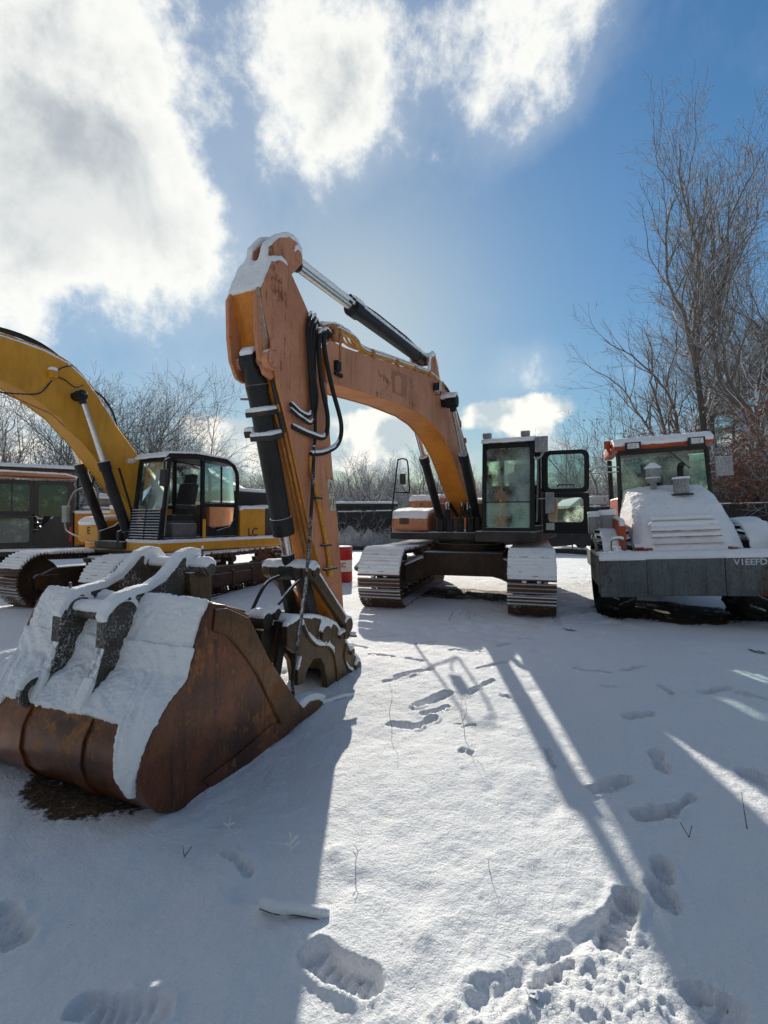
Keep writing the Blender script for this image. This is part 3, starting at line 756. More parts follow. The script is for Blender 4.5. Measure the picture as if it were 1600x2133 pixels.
MB().tube(catmull([(CX1 - .02, CY1 + .03, 1.5), (CX1 + .03, CY1 + .05, 1.6), (CX1, CY1 + .06, 2.5), (CX1 - .06, CY1 + .03, 2.6)], 4), .014).build('grab_rail', M['galv'], cab)

# boom
BT = [(6.01, 3.17), (5.88, 3.27), (5.6, 3.29), (5.13, 3.36), (4.37, 3.48), (3.39, 3.63), (2.70, 3.72), (2.2, 3.66), (1.72, 3.46), (1.25, 3.14), (.75, 2.76), (.25, 2.28), (.05, 1.95), (.1, 1.68)]
BB = [(5.99, 2.86), (5.62, 2.90), (4.9, 2.97), (4.3, 3.02), (3.39, 3.05), (2.89, 3.01), (2.35, 2.88), (1.85, 2.64), (1.38, 2.31), (.75, 1.82), (.42, 1.56)]
bw = .20
m = MB().prism(BT + BB[::-1], -bw + .012, bw - .012)
# flange-like side plates stand a few millimetres proud, as welded box booms do
m.prism(offs(BT, .004) + [(x, z - .012) for x, z in BB[::-1]], bw - .014, bw); m.prism(offs(BT, .004) + [(x, z - .012) for x, z in BB[::-1]], -bw, -bw + .014)
boom = m.build('boom', M['orange'], A, bevel=.006)
remat(boom, M['orange_deep'], lambda c, n: abs(n.y) < .5 and n.z < .3)
m = MB()
for y in (-.16, .16): m.prism([(2.98, 3.66), (2.86, 4.0), (2.78, 4.1), (2.66, 4.08), (2.55, 3.95), (2.4, 3.66)], y - .02, y + .02)
m.cyl((2.76, -.2, 4.02), (2.76, .2, 4.02), .055); br = m.build('cylinder_bracket', M['orange'], boom, bevel=.01)
snow_cap([br], .05, .35, .014, boom, lump=.02)
for y in (-.36, .36):
    m = MB().cyl((2.40, y - .03 * np.sign(y), 3.42), (2.40, .19 * np.sign(y), 3.42), .085, seg=18).cyl((2.4, y - .09, 3.42), (2.4, y + .09, 3.42), .10, seg=18)
    bpn = m.build('boom_pin', M['black_metal'], boom, bevel=.008); snow_cap([bpn], .05, .3, .012, boom, lump=.02, name='pin_snow')
m = MB().box((2.80, .26, 3.56), (.12, .10, .13)); lp = m.build('work_light', M['lamp_white'], boom, bevel=.02); 
MB().bx(2.86, 2.875, .215, .305, 3.50, 3.615).tube([(2.8, .22, 3.46), (2.8, .3, 3.44), (2.8, .3, 3.5)], .008).build('lens', M['mirror_black'], lp)
MB().prism([(4.42, 3.40), (3.92, 3.46), (3.94, 3.135), (4.42, 3.12)], .2, .2025).build('faded_decal', M['ghost_decal'], boom, smooth=0)
MB().prism([(4.33, 3.33), (4.22, 3.38), (4.12, 3.36), (4.15, 3.16), (4.32, 3.15)], .2025, .2045).build('decal_remains', M['orange'], boom, smooth=0)
# steel pipes on top of the boom
def boomline(dz, y, r, mat, s0=5.75, s1=2.55, down=True, name='boom_pipe', riser=True):
    pts = []
    for x, z in [(5.95, 3.30), (5.7, 3.40), (5.35, 3.42), (5.13, 3.36), (4.37, 3.48), (3.39, 3.63), (2.75, 3.71), (2.25, 3.66), (1.72, 3.46), (1.25, 3.14), (.85, 2.82)]:
        if s1 <= x <= s0: pts.append((x, y, z + dz))
    return MB().tube(catmull(pts, 5), r, 8).build(name, M[mat], boom)
p = boomline(.045, .175, .026, 'pipe_yellow', 5.75, 2.2)
for i in range(4):
    boomline(.10 + .012 * i, .14 - i * .055, .014, 'pipe_orange', 5.96, 2.2)
m = MB(); hosepts = lambda y, dz: catmull([(2.35, y, 3.70 + dz), (2.0, y, 3.64 + dz), (1.72, y, 3.52 + dz), (1.4, y, 3.3 + dz), (1.25, y, 3.16 + dz)], 5)
for y, dz in ((.18, .06), (.14, .08), (.10, .07)): m.tube(hosepts(y, dz), .022)
m.build('boom_hose', M['rubber'], boom)
boomline(.055, .17, .02, 'pipe_orange', 1.5, .8); boomline(.05, .11, .02, 'pipe_orange', 1.5, .8)
m = MB()
m = None
for s_, z_ in ((5.70, 3.33), (4.95, 3.40), (4.25, 3.50), (3.6, 3.60), (3.0, 3.69), (2.35, 3.68), (1.35, 3.25), (1.0, 2.98)):
    m = MB(); m.box((s_, .08, z_ + .06), (.035, .26, .045), R(8)); m.box((s_, .195, z_ + .02), (.05, .05, .08), R(8)); m.build('pipe_clamp', M['pipe_orange'], boom, bevel=.006)
snow_cap([o_ for o_ in col.objects if o_.parent is boom and o_.name.startswith('boom_pipe')], .018, .55, .012, boom, lump=.01, name='pipe_snow')
# cylinders lifting the boom
for y in (-.36, .36): cylpart(A, (.72, 1.48), (2.40, 3.42), .60, .078, .043, y, 'boom_cylinder')
snow_cap([br], .05, .3, .012, boom, lump=.02)
sc = cylpart(A, (2.76, 4.02), (6.32, 3.90), .655, .085, .045, 0, 'arm_cylinder', snow=True)
MB().cyl((5.2, -.05, 3.99), (5.2, .05, 3.99), .05).tube([(5.18, .05, 4.0), (4.6, .06, 4.05), (3.6, .05, 4.1), (3.2, .05, 4.09)], .018).build('cylinder_pipe', M['black_metal'], sc)
snow_cap([o_ for o_ in sc.children if o_.name.startswith('piston_rod')], .045, .3, .010, sc, lump=.01, name='rod_snow', smooth=2)

# arm
AP = [(6.77, 3.64), (6.64, 3.71), (6.55, 3.70), (6.44, 3.61), (6.29, 3.48), (6.18, 3.38), (6.12, 3.27), (5.97, 3.05), (5.90, 2.8), (5.87, 2.52), (5.80, 2.05), (5.67, 1.37), (5.57, .60), (5.49, .14), (5.60, .16),
      (5.80, .51), (6.06, 1.17), (6.19, 1.41), (6.37, 1.88), (6.53, 2.28), (6.63, 2.50), (6.69, 2.63), (6.74, 2.80), (6.80, 3.02), (6.87, 3.21), (6.90, 3.36)]
aw = .165
m = MB().prism([(x - .01 if x > 6.2 else x, z) for x, z in AP], -aw + .014, aw - .014)
m.prism(AP, aw - .016, aw); m.prism(AP, -aw, -aw + .016)
arm = m.build('arm', M['orange'], A, bevel=.007)
remat(arm, M['orange_deep'], lambda c, n: abs(n.y) < .5 and n.x > .3 and c.z < 3.3)
m = MB()
for y in (-.075, .075): m.prism([(6.80, 3.55), (6.74, 3.78), (6.60, 3.93), (6.45, 4.02), (6.33, 4.03), (6.25, 3.98), (6.24, 3.88), (6.33, 3.78), (6.48, 3.62)], y - .035, y + .035)
m.cyl((6.32, -.125, 3.91), (6.32, .125, 3.91), .05); lug = m.build('arm_lug', M['orange'], arm, bevel=.012)
m = MB()
for y in (-.15, .13): m.prism([(6.90, 3.38), (6.94, 3.30), (6.93, 3.0), (6.90, 2.82), (6.83, 2.70), (6.74, 2.68), (6.66, 2.75), (6.74, 3.0)], y - .016, y + .016)
m.cyl((6.80, .14, 2.82), (6.80, .20, 2.82), .085, seg=20); m.cyl((6.80, .20, 2.82), (6.80, .215, 2.82), .06, seg=20); m.cyl((6.8, -.19, 2.82), (6.8, .19, 2.82), .05); m.box((6.78, .185, 2.95), (.05, .03, .09))
pl = m.build('cylinder_mount', M['orange'], arm, bevel=.006)
snow_cap([arm, lug], .038, .25, .013, arm, lump=.03, along=.5, filt=lambda c, n: c.z > 3.3 and c.x > 6.3 and n.x > -.5)
snow_cap([lug], .030, .1, .012, arm, lump=.025, along=.5, name='lug_snow')
MB().tube([(6.80, .145, 2.95), (6.915, .14, 3.36)], .014).build('grease_pipe', M['plastic_mirror'], arm)
# pipes running down the side of the arm front
def armline(t0, t1, off, y, r, mat, name='arm_pipe'):
    F_ = [(6.63, 2.5), (6.53, 2.28), (6.37, 1.88), (6.19, 1.41), (6.10, 1.22)]; P_ = [(x + off, y, z) for x, z in F_]
    return MB().tube(catmull(P_, 4), r).build(name, M[mat], arm)
for i in range(3): armline(0, 1, .018 + .0 * i, .135 - i * .045, .012, 'pipe_orange')
m = MB()
m.tube(catmull([(6.22, .19, 2.12), (6.215, .19, 2.0), (6.12, .19, 1.75), (5.93, .19, 1.25), (5.90, .19, 1.10)], 4), .021); m.cyl((5.90, .19, 1.10), (5.89, .19, 1.0), .03)
sp_ = m.build('side_pipe', M['pipe_yellow'], arm)
for b_ in (((5.90, .20, 1.07), (.22, .04, .02)), ((6.12, .19, 1.74), (.12, .05, .02)), ((5.96, .19, 1.30), (.14, .05, .02))): MB().box(*b_).build('pipe_clamp', M['steel_dark'], arm, bevel=.004)
MB().prism([(5.90, 1.93), (5.80, 1.93), (5.745, 1.63), (5.845, 1.63)], aw, aw + .002).build('warning_sticker', M['sticker'], arm, smooth=0)
st = [c for c in arm.children if c.name.startswith('warning_sticker')][0]
m = MB(); Y0 = aw + .002
def line2(m, pts, w_, y): 
    for (x0, z0), (x1, z1) in zip(pts, pts[1:]):
        d = Vector((x1 - x0, 0, z1 - z0)); L_ = d.length; d.normalize(); n_ = Vector((-d.z, 0, d.x)) * w_ / 2
        a_, b_ = Vector((x0, y, z0)) - d * w_ * .4, Vector((x1, y, z1)) + d * w_ * .4
        k_ = [a_ - n_, b_ - n_, b_ + n_, a_ + n_]
        m.add(k_ + [v + Vector((0, .0012, 0)) for v in k_], [(0, 1, 2, 3), (7, 6, 5, 4), (0, 4, 5, 1), (1, 5, 6, 2), (2, 6, 7, 3), (3, 7, 4, 0)])
line2(m, [(5.875, 1.80), (5.845, 1.905), (5.80, 1.81), (5.875, 1.80)], .006, Y0)
line2(m, [(5.845, 1.885), (5.835, 1.85), (5.85, 1.85), (5.84, 1.815)], .006, Y0)
line2(m, [(5.855, 1.78), (5.77, 1.78)], .003, Y0)
line2(m, [(5.845, 1.66), (5.85, 1.73), (5.83, 1.74), (5.825, 1.70)], .006, Y0); line2(m, [(5.82, 1.69), (5.80, 1.69)], .005, Y0)
line2(m, [(5.785, 1.745), (5.785, 1.735)], .014, Y0); line2(m, [(5.785, 1.725), (5.782, 1.69), (5.79, 1.65)], .012, Y0)
m.build('pictogram', M['ink'], st, smooth=0)
# bucket cylinder
bc = cylpart(A, (6.80, 2.82), (6.27, 1.08), .80, .088, .048, 0, 'bucket_cylinder', head=1.12)
m = MB()
for sz in ((6.69, 2.43), (6.63, 2.24)): m.box((sz[0], .02, sz[1]), (.20, .22, .045), R(17))
m.box((6.66, -.13, 2.27), (.07, .1, .06), R(17)); m.tube([(6.71, .12, 2.72), (6.6, .13, 2.4), (6.55, .13, 2.28)], .022)
cc = m.build('cylinder_clamp', M['steel_dark'], bc, bevel=.008); snow_cap([cc], .03, .5, .012, bc, lump=.02)
MB().tube([(6.72, -.1, 2.55), (6.72, -.19, 2.56)], .01).build('grease_fitting', M['galv'], bc)
snow_cap([bc], .035, .3, .012, bc, lump=.015, filt=lambda c, n: c.z > 2.8)
# hoses at the joint
HO = [([(5.96, .10, 3.42), (6.16, .2, 3.36), (6.24, .22, 3.2), (6.26, .22, 2.9), (6.22, .22, 2.66), (6.28, .22, 2.48), (6.42, .22, 2.46), (6.56, .20, 2.52)], .016),
      ([(5.96, .06, 3.44), (6.18, .2, 3.40), (6.28, .22, 3.22), (6.28, .23, 2.95), (6.19, .23, 2.66), (6.27, .23, 2.41), (6.44, .22, 2.42), (6.56, .2, 2.47)], .015),
      ([(5.84, .17, 3.34), (6.06, .24, 3.30), (6.10, .25, 3.14), (5.98, .26, 2.8), (5.80, .26, 2.48), (5.84, .25, 2.28), (6.04, .23, 2.17), (6.24, .2, 2.13)], .022),
      ([(5.84, .14, 3.32), (6.10, .22, 3.28), (6.18, .24, 3.1), (6.13, .24, 2.8), (6.02, .24, 2.5), (6.06, .23, 2.31), (6.28, .21, 2.30), (6.5, .17, 2.34)], .022),
      ([(5.90, .0, 3.40), (6.12, .18, 3.32), (6.20, .21, 3.1), (6.19, .21, 2.7), (6.19, .21, 2.3), (6.20, .20, 2.2)], .015),
      ([(5.96, -.02, 3.44), (6.20, .17, 3.42), (6.30, .20, 3.26), (6.30, .215, 3.0), (6.26, .215, 2.7), (6.24, .215, 2.5)], .016)]
hs = []
for pts, r_ in HO:
    P_ = catmull(pts, 10); rr_ = [r_ * (1 + (.10 if r_ > .025 and i % 2 else 0)) for i in range(len(P_))]
    hs.append(MB().tube(P_, rr_, 10).build('hydraulic_hose', M['rubber'], A, smooth=60))
for h_ in hs: snow_cap([h_], .016, .5, .010, A, lump=.01, name='hose_snow', grain=.003)
MB().box((5.80, .215, 3.05), (.08, .06, .1)).box((5.78, .22, 2.97), (.14, .03, .04)).build('joint_pin', M['black_metal'], A, bevel=.01)
m = MB().box((5.82, .12, 3.36), (.10, .2, .14)).box((5.72, .205, 3.26), (.03, .02, .26)); m.build('hose_block', M['pipe_orange'], boom, bevel=.01)
# linkage and coupler
m = MB()
for y in (-.215, .215):
    a_, b_ = Vector((6.27, y, 1.08)), Vector((5.62, y, .48)); d = (b_ - a_).normalized(); n_ = Vector((-d.z, 0, d.x))
    pr = [a_ + n_ * .05, a_ - n_ * .05, b_ - n_ * .042, b_ + n_ * .042]; m.prism([(v.x, v.z) for v in pr], y - .03, y + .03)
    for q in (a_, b_): m.cyl(q - Vector((0, .045, 0)), q + Vector((0, .045, 0)), .075, seg=20)
m.cyl((6.27, -.29, 1.08), (6.27, .29, 1.08), .045)
lk = m.build('side_link', M['coupler'], A, bevel=.008)
m = MB()
for y in (-.11, .11): m.prism([(6.33, 1.12), (6.22, 1.14), (5.96, .56), (6.10, .50)], y - .03, y + .03)
m.cyl((6.27, -.16, 1.08), (6.27, .16, 1.08), .08, seg=18); m.cyl((6.03, -.15, .52), (6.03, .15, .52), .07, seg=18)
lk2 = m.build('bucket_link', M['steel_dark'], A, bevel=.008)
snow_cap([lk, lk2], .028, .45, .011, lk, lump=.015, grain=.004)
CP = [(6.62, .66), (6.45, .70), (6.2, .66), (6.0, .60), (5.82, .52), (5.70, .42), (5.62, .32), (5.50, .18), (5.36, .08), (5.30, .0), (5.33, -.07), (5.48, -.10), (5.75, -.09), (5.98, -.08), (6.00, .06), (6.03, .18), (6.10, .27), (6.22, .29), (6.32, .22), (6.37, .12), (6.47, .13), (6.46, .26), (6.40, .36), (6.5, .42), (6.62, .5)]
m = MB()
for y in (-.19, .19): m.prism(CP, y - .028, y + .028)
m.prism([(6.42, .64), (6.0, .54), (5.8, .44), (5.6, .24), (5.45, .06), (5.6, -.03), (5.9, .1), (6.0, .3), (6.3, .42)], -.162, .162)
m.cyl((5.64, -.25, .40), (5.64, .25, .40), .055, seg=18); m.cyl((6.03, -.245, .47), (6.03, .245, .47), .085, seg=20); m.cyl((5.38, -.24, .0), (5.38, .24, .0), .06, seg=18)
m.cyl((5.60, .24, .37), (5.58, .32, .37), .012, seg=8)
m.tube(catmull([(6.40, .222, .64), (6.30, .222, .50), (6.16, .222, .40), (6.0, .222, .36), (5.88, .222, .26), (5.82, .222, .10), (5.80, .222, -.08)], 5), .016, 6)
m.tube([(6.03 + .115 * math.cos(a), .222, .47 + .115 * math.sin(a)) for a in [i * math.pi / 8 for i in range(17)]], .010, 6)
m.tube(catmull([(5.62, .222, .30), (5.66, .222, .18), (5.60, .222, .05), (5.5, .222, -.02)], 5), .012, 6); m.cyl((5.52, .21, .19), (5.52, .25, .19), .035, seg=14); m.cyl((5.75, .21, .40), (5.75, .25, .40), .03, seg=14)
cp = m.build('quick_coupler', M['coupler'], A, bevel=.010)
m = MB()
m.prism([(6.90, .62), (6.80, .70), (6.62, .68), (6.55, .5), (6.6, .25), (6.75, .18), (6.88, .28)], -.30, -.14); m.prism([(6.68, .62), (6.60, .70), (6.50, .60), (6.62, .28), (6.70, .12), (6.76, .16), (6.72, .36)], -.06, .02)
m.cyl((6.66, -.1, .70), (6.66, .06, .70), .07, seg=18); m.cyl((6.55, .0, .74), (6.55, .08, .74), .05, seg=16); m.prism([(6.5, .68), (6.42, .66), (6.56, .14), (6.66, .10)], .05, .10)
m.cyl((6.5, -.2, .66), (6.5, .2, .66), .05)
lo = m.build('coupler_latch', M['steel_dark'], cp, bevel=.012)
snow_cap([cp, lo], .032, .45, .012, cp, lump=.02)
hs = []
for pts, r_ in [([(6.33, -.06, 1.04), (6.46, -.12, .98), (6.56, -.18, .78), (6.66, -.24, .5), (6.72, -.25, .3)], .016),
                ([(6.30, .12, 1.0), (6.42, .10, .93), (6.60, .0, .70), (6.72, -.12, .42), (6.8, -.15, .3)], .015),
                ([(6.21, .21, 2.2), (6.24, .22, 1.9), (6.28, .22, 1.5), (6.36, .23, 1.0), (6.46, .22, .55), (6.52, .2, .16), (6.5, .26, -.0), (6.32, .36, -.05), (6.14, .46, -.04), (6.03, .52, -.05)], .016)]:
    hs.append(MB().tube(catmull(pts, 8), r_, 8).build('coupler_hose', M['hose_snowy' if len(hs) == 2 else 'rubber'], A))
snow_cap(hs[2:], .018, .35, .010, A, lump=.01, name='hose_snow', along=.3, grain=.003)

# ================================================================ excavator B : yellow, at the left
zb = -.20
B = thing('excavator', 'yellow crawler excavator at the left with raised boom and missing cab door', 'excavator', (-5.0, 11.1, zb), R(-121), 'tracked excavators parked in the snow')
CRB = R(5)
for sy in (-1, 1): make_track(B, 4.86, sy * 1.29, .72, CRB, 1.05, seed=13 + sy, outer=sy)
m = MB().bx(-1.1, 1.1, -.9, .9, .45, .92); m.cyl((0, 0, .88), (0, 0, 1.08), .75, seg=40); m.bx(.2, .7, -1.1, 1.1, .42, .78); m.bx(-.7, -.2, -1.1, 1.1, .42, .78)
cb = m.build('undercarriage', M['track_frame'], B, bevel=.03, rot=(0, 0, CRB)); snow_cap([cb], .04, .6, .02, cb)
m = MB().bx(-3.0, 1.12, .47, 1.58, 1.10, 1.30); m.bx(-2.6, .9, -1.45, .43, 1.10, 1.24)
dk = m.build('deck', M['yellow'], B, bevel=.04, seg=3)
MB().bx(-2.9, 1.0, -1.3, 1.45, 1.03, 1.095).build('deck_underside', M['steel_dark'], B, bevel=.01)
snow_cap([dk], .05, .5, .02, dk, lump=.03, filt=lambda c, n: True)
# cab B: open doorway on its left side
X0, X1, Y0_, Y1_, Z0, Z1 = -.85, 1.08, .56, 1.54, 1.32, 2.98
m = MB(); T = .07
sl = R(-7)
for y in (Y0_ + T / 2, Y1_ - T / 2):
    m.box((X1 - .12, y, (Z0 + Z1) / 2), (T, T, Z1 - Z0), sl)
    m.tube(catmull([(X1 - .22, y, Z1 - .02), (0.2, y, Z1 + .03), (-.55, y, Z1 - .0), (-.78, y, Z1 - .14), (-.84, y, Z1 - .4), (-.82, y, Z0 + .7), (-.8, y, Z0)], 6), .045, 8)
    m.box((.10, y, (Z0 + Z1) / 2), (.075, T, Z1 - Z0 - .02)); m.bx(X0 + .03, X1 - .05, y - T / 2, y + T / 2, Z0 - .012, Z0 + .06)
m.bx(X1 - .26, X1 - .19, Y0_ + .05, Y1_ - .05, Z1 - .09, Z1 - .01)
m.bx(X1 - .06, X1 - .0, Y0_ + T, Y1_ - T, Z0 - .008, Z0 + .06); m.bx(X0 + .03, X1 - .1, Y0_ + .05, Y1_ - .05, Z0 - .02, Z0 + .03)
m.bx(X0 + .01, X0 + .06, Y0_ + .05, Y1_ - .05, Z0, Z0 + .75)
# lower rear side panel with sloping window sill
for y in (Y1_ - .05,): m.prism([(-.80, Z0 + .04), (.06, Z0 + .04), (.06, Z0 + .35), (-.28, Z0 + .18), (-.62, Z0 + .26), (-.74, Z0 + .42), (-.80, Z0 + .42)], y - .02, y + .02); m.bx(-.80, .06, y - .025, y + .025, Z0 + .68, Z0 + .76)
m.bx(-.42, -.38, Y1_ - .07, Y1_ - .03, Z0 + .76, Z1 - .1)
cab = m.build('cab', M['black_metal'], B, bevel=.01)
rf = MB().prism([(X1 - .10, Z1 - .03), (X1 - .18, Z1 + .04), (.3, Z1 + .10), (-.5, Z1 + .07), (-.78, Z1 - .06), (-.6, Z1 - .02), (.3, Z1 + .03), (X1 - .2, Z1 - .02)], Y0_ - .02, Y1_ + .01).build('cab_roof', M['black_metal'], cab, bevel=.01)
snow_cap([rf], .035, .5, .015, cab, lump=.02)
fw = MB(); fw.add([(X1 - .05 - (z - Z0) * .125, y, z) for y, z in rrect(Y0_ + .07, Y1_ - .07, Z0 + .62, Z1 - .1, .06)], [tuple(range(20))]); fw.build('windscreen', M['glass_iced'], cab, smooth=0)
m = MB()
for i in range(11): m.box((X1 + .03 - i * .0065, (Y0_ + Y1_) / 2, Z0 + .06 + i * .054), (.045, .94, .022), R(25))
for y in (Y0_ + .02, Y1_ - .02, (Y0_ + Y1_) / 2): m.box((X1 + .0, y, Z0 + .33), (.03, .03, .62), R(-7))
gd = m.build('windscreen_guard', M['black_metal'], cab); 
def q4(m, pts): m.add(pts, [(0, 1, 2, 3)])
m = MB(); q4(m, [(-.76, Y1_ - .045, Z0 + .78), (.06, Y1_ - .045, Z0 + .78), (.06, Y1_ - .045, Z1 - .06), (-.70, Y1_ - .045, Z1 - .12)]); m.build('side_window', M['glass_clear'], cab, smooth=0)
m = MB(); q4(m, [(-.70, Y1_ - .048, Z0 + .3), (.06, Y1_ - .048, Z0 + .2), (.06, Y1_ - .048, Z0 + .68), (-.76, Y1_ - .048, Z0 + .68)]); m.build('side_window', M['glass_dark'], cab, smooth=0)
m = MB(); q4(m, [(X0 + .1, Y0_ + .03, Z0 + .7), (X1 - .15, Y0_ + .03, Z0 + .7), (X1 - .22, Y0_ + .03, Z1 - .1), (X0 + .1, Y0_ + .03, Z1 - .1)]); m.build('side_window', M['glass_clear'], cab, smooth=0)
seat(cab, .42, 1.06, Z0 + .05)
m = MB().box((X1 - .02, Y1_ + .06, Z1 - .45), (.07, .17, .32), R(-5)); m.tube(catmull([(X1 - .2, Y1_ - .02, Z1 - .05), (X1 - .05, Y1_ + .05, Z1 - .12), (X1 - .03, Y1_ + .06, Z1 - .3)], 4), .02)
m.build('mirror', M['mirror_black'], cab, bevel=.035, seg=3)
MB().tube([(X1 - .06, Y1_ + .02, Z0 + .1), (X1 - .20, Y1_ + .02, Z1 - .2)], .015).build('grab_rail', M['galv'], cab)
MB().prism([(X1 + .03, Z1 - .12), (X1 + .03, Z1 - .03), (X1 - .12, Z1 - .02), (X1 - .12, Z1 - .10)], Y0_ - .10, Y0_ + .02).build('work_light', M['lamp_white'], cab, bevel=.02)
MB().bx(.06, .13, Y1_ + .0, Y1_ + .03, Z0 + .0, Z0 + .42).build('door_hinge', M['yellow'], cab, bevel=.008)
# body behind the cab
m = MB().prism([(-.90, 1.31), (-.90, 1.93), (-.96, 1.98), (-1.68, 2.0), (-1.68, 1.31)], .5, 1.54)
sp1 = m.build('side_panel', M['yellow'], B, bevel=.03, seg=3); snow_cap([sp1], .06, .5, .02, sp1, lump=.03)
text_mesh('LC', .26, 'lettering', M['cab_grey'], sp1, (-1.27, 1.545, 1.36), (R(90), 0, R(180)))
m = MB().bx(-2.9, -1.70, .45, 1.50, 1.31, 2.02); m.bx(-2.4, -.95, -1.4, 1.1, 1.25, 2.42)
eh = m.build('engine_housing', M['cab_grey'], B, bevel=.04, seg=3); snow_cap([eh], .06, .5, .022, eh, lump=.03)
m = MB()
for i in range(8): m.bx(-2.3, -1.1, 1.102, 1.112, 2.08 + i * .036, 2.10 + i * .036)
m.build('vent_grille', M['ink'], eh)
m = MB().prism([(-2.9, 1.1), (-3.35, 1.15), (-3.6, 1.4), (-3.62, 2.1), (-3.4, 2.3), (-2.9, 2.3)], -1.45, 1.5); m.build('counterweight', M['yellow'], B, bevel=.1, seg=3)
# right side boxes, rail, tank and mirror
m = MB().prism([(1.02, 1.24), (1.06, 1.3), (1.06, 1.62), (.95, 1.72), (.35, 1.78), (.35, 1.24)], -1.42, -.62)
tb = m.build('tool_box', M['yellow'], B, bevel=.04, seg=3); snow_cap([tb], .07, .4, .018, tb, lump=.03)
text_mesh('E', .22, 'lettering', M['ink'], tb, (1.065, -.98, 1.42), (R(90), 0, R(90)), ext=.003)
m = MB().prism([(.35, 1.24), (.35, 2.0), (-2.4, 2.1), (-2.4, 1.24)], -1.45, -.6); fb = m.build('fuel_tank', M['yellow'], B, bevel=.05, seg=3); snow_cap([fb], .07, .5, .02, fb, lump=.03)
m = MB().cyl((-.6, -1.02, 2.38), (-1.7, -1.02, 2.38), .2, seg=24); mu = m.build('muffler', M['grey_tank'], B, bevel=.04); snow_cap([mu], .05, .5, .02, mu)
m = MB()
for y in (-1.40, -.95): m.tube(catmull([(.3, y, 2.0), (.32, y, 2.75), (.2, y, 2.92), (-.05, y, 2.92), (-.2, y, 2.8), (-.2, y, 2.0)], 5), .02)
for z in (2.2, 2.42, 2.64): m.tube([(.32, -1.40, z), (.32, -.95, z)], .015)
m.tube([(-.2, -1.4, 2.85), (-1.9, -1.4, 2.85)], .018); m.tube([(-.2, -1.4, 2.45), (-1.9, -1.4, 2.45)], .018); m.tube([(-1.9, -1.4, 2.0), (-1.9, -1.4, 2.85)], .018)
m.build('handrail', M['black_metal'], B)
m = MB().tube(catmull([(1.0, -1.2, 1.3), (1.2, -1.4, 1.42), (1.3, -1.46, 1.55), (1.28, -1.45, 1.9), (1.22, -1.3, 2.3), (1.1, -1.05, 2.45)], 5), .018)
m.box((1.30, -1.44, 1.85), (.07, .2, .36)); m.build('mirror', M['plastic_mirror'], B, bevel=.03, seg=3)
# boom B
BTB = [(5.9, 4.15), (4.9, 4.45), (4.0, 4.66), (3.16, 4.76), (2.88, 4.74), (2.51, 4.70), (2.11, 4.58), (1.81, 4.36), (1.54, 4.05), (1.2, 3.58), (.79, 3.10), (.40, 2.55), (.22, 2.05), (.2, 1.75)]
BBB = [(5.9, 3.75), (4.9, 3.82), (4.0, 3.90), (3.16, 3.86), (2.81, 3.74), (2.27, 3.42), (1.85, 3.04), (1.35, 2.48), (1.0, 2.05), (.6, 1.60)]
BTB = [(x, z + .05) for x, z in BTB]; BBB = [(x, z + .10 + .13 * min(1, max(0, (x - 1) / 1.6))) for x, z in BBB]
m = MB().prism(BTB + BBB[::-1], -.24, .24); m.prism(offs(BTB, .004) + [(x, z - .015) for x, z in BBB[::-1]], .238, .252); m.prism(offs(BTB, .004) + [(x, z - .015) for x, z in BBB[::-1]], -.252, -.238)
boomb = m.build('boom', M['yellow'], B, bevel=.01)
snow_cap([boomb], .04, .5, .02, boomb, lump=.03, filt=lambda c, n: c.z > 3.5)
for dz, y, r_, mt in ((.05, .20, .024, 'pipe_yellow'), (.07, .13, .018, 'pipe_yellow'), (.07, .07, .018, 'pipe_yellow')):
    MB().tube(catmull([(x, y, z + dz) for x, z in BTB[2:11]], 4), r_).build('boom_pipe', M[mt], boomb)
for q in range(3):
    MB().tube(catmull([(4.6, .0 - q * .07, 4.72), (3.6, -.05 - q * .07, 4.95), (3.1, .0 - q * .07, 5.02), (2.6, -q * .07, 4.98), (2.2, -q * .07, 4.82), (1.85, -q * .07, 4.55)], 5), .025).build('boom_hose', M['rubber'], boomb)
MB().tube(catmull([(1.6, .2, 4.25), (1.42, .22, 4.12), (1.25, .22, 3.88), (1.15, .2, 3.62)], 4), .02).build('boom_hose', M['rubber'], boomb)
MB().tube(catmull([(2.35, .26, 4.42), (2.2, .275, 4.55), (2.05, .26, 4.62)], 4), .012).tube(catmull([(2.40, .26, 4.25), (2.6, .275, 3.98), (2.9, .27, 3.9), (3.3, .27, 3.86), (4, .26, 3.9)], 5), .014).tube(catmull([(2.38, .26, 4.33), (2.2, .27, 4.32), (2.0, .27, 4.22), (1.85, .27, 4.3)], 4), .010).build('lamp_cable', M['rubber'], boomb)
lp = MB().box((2.40, .30, 4.36), (.13, .11, .14)).build('work_light', M['yellow'], boomb, bevel=.015); snow_cap([lp], .05, .3, .012, lp)
text_mesh('G', .34, 'lettering', M['ink'], boomb, (3.42, .254, 4.28), (R(90), R(8), R(180)))
MB().prism([(3.6, 4.02), (2.4, 3.66), (1.6, 3.0), (1.58, 2.98), (2.4, 3.63), (3.6, 3.99)], .252, .262).build('grease_line', M['pipe_orange'], boomb)
m = MB()
for y in (-.12, .12): m.prism([(3.9, 4.68), (3.8, 5.02), (3.6, 5.05), (3.4, 4.72)], y - .025, y + .025)
m.build('cylinder_bracket', M['yellow'], boomb, bevel=.01)
cylpart(B, (3.7, 4.98), (6.4, 4.6), .6, .095, .05, 0, 'arm_cylinder', snow=True)
m = MB()
for sgn in (-1, 1): m.cyl((1.98, sgn * .24, 4.05), (1.98, sgn * .50, 4.05), .095, seg=20)
m.build('boom_pin', M['black_metal'], boomb, bevel=.015)
for y in (-.42, .42): cylpart(B, (.98, 1.30), (1.98, 4.05), .56, .098, .05, y, 'boom_cylinder')
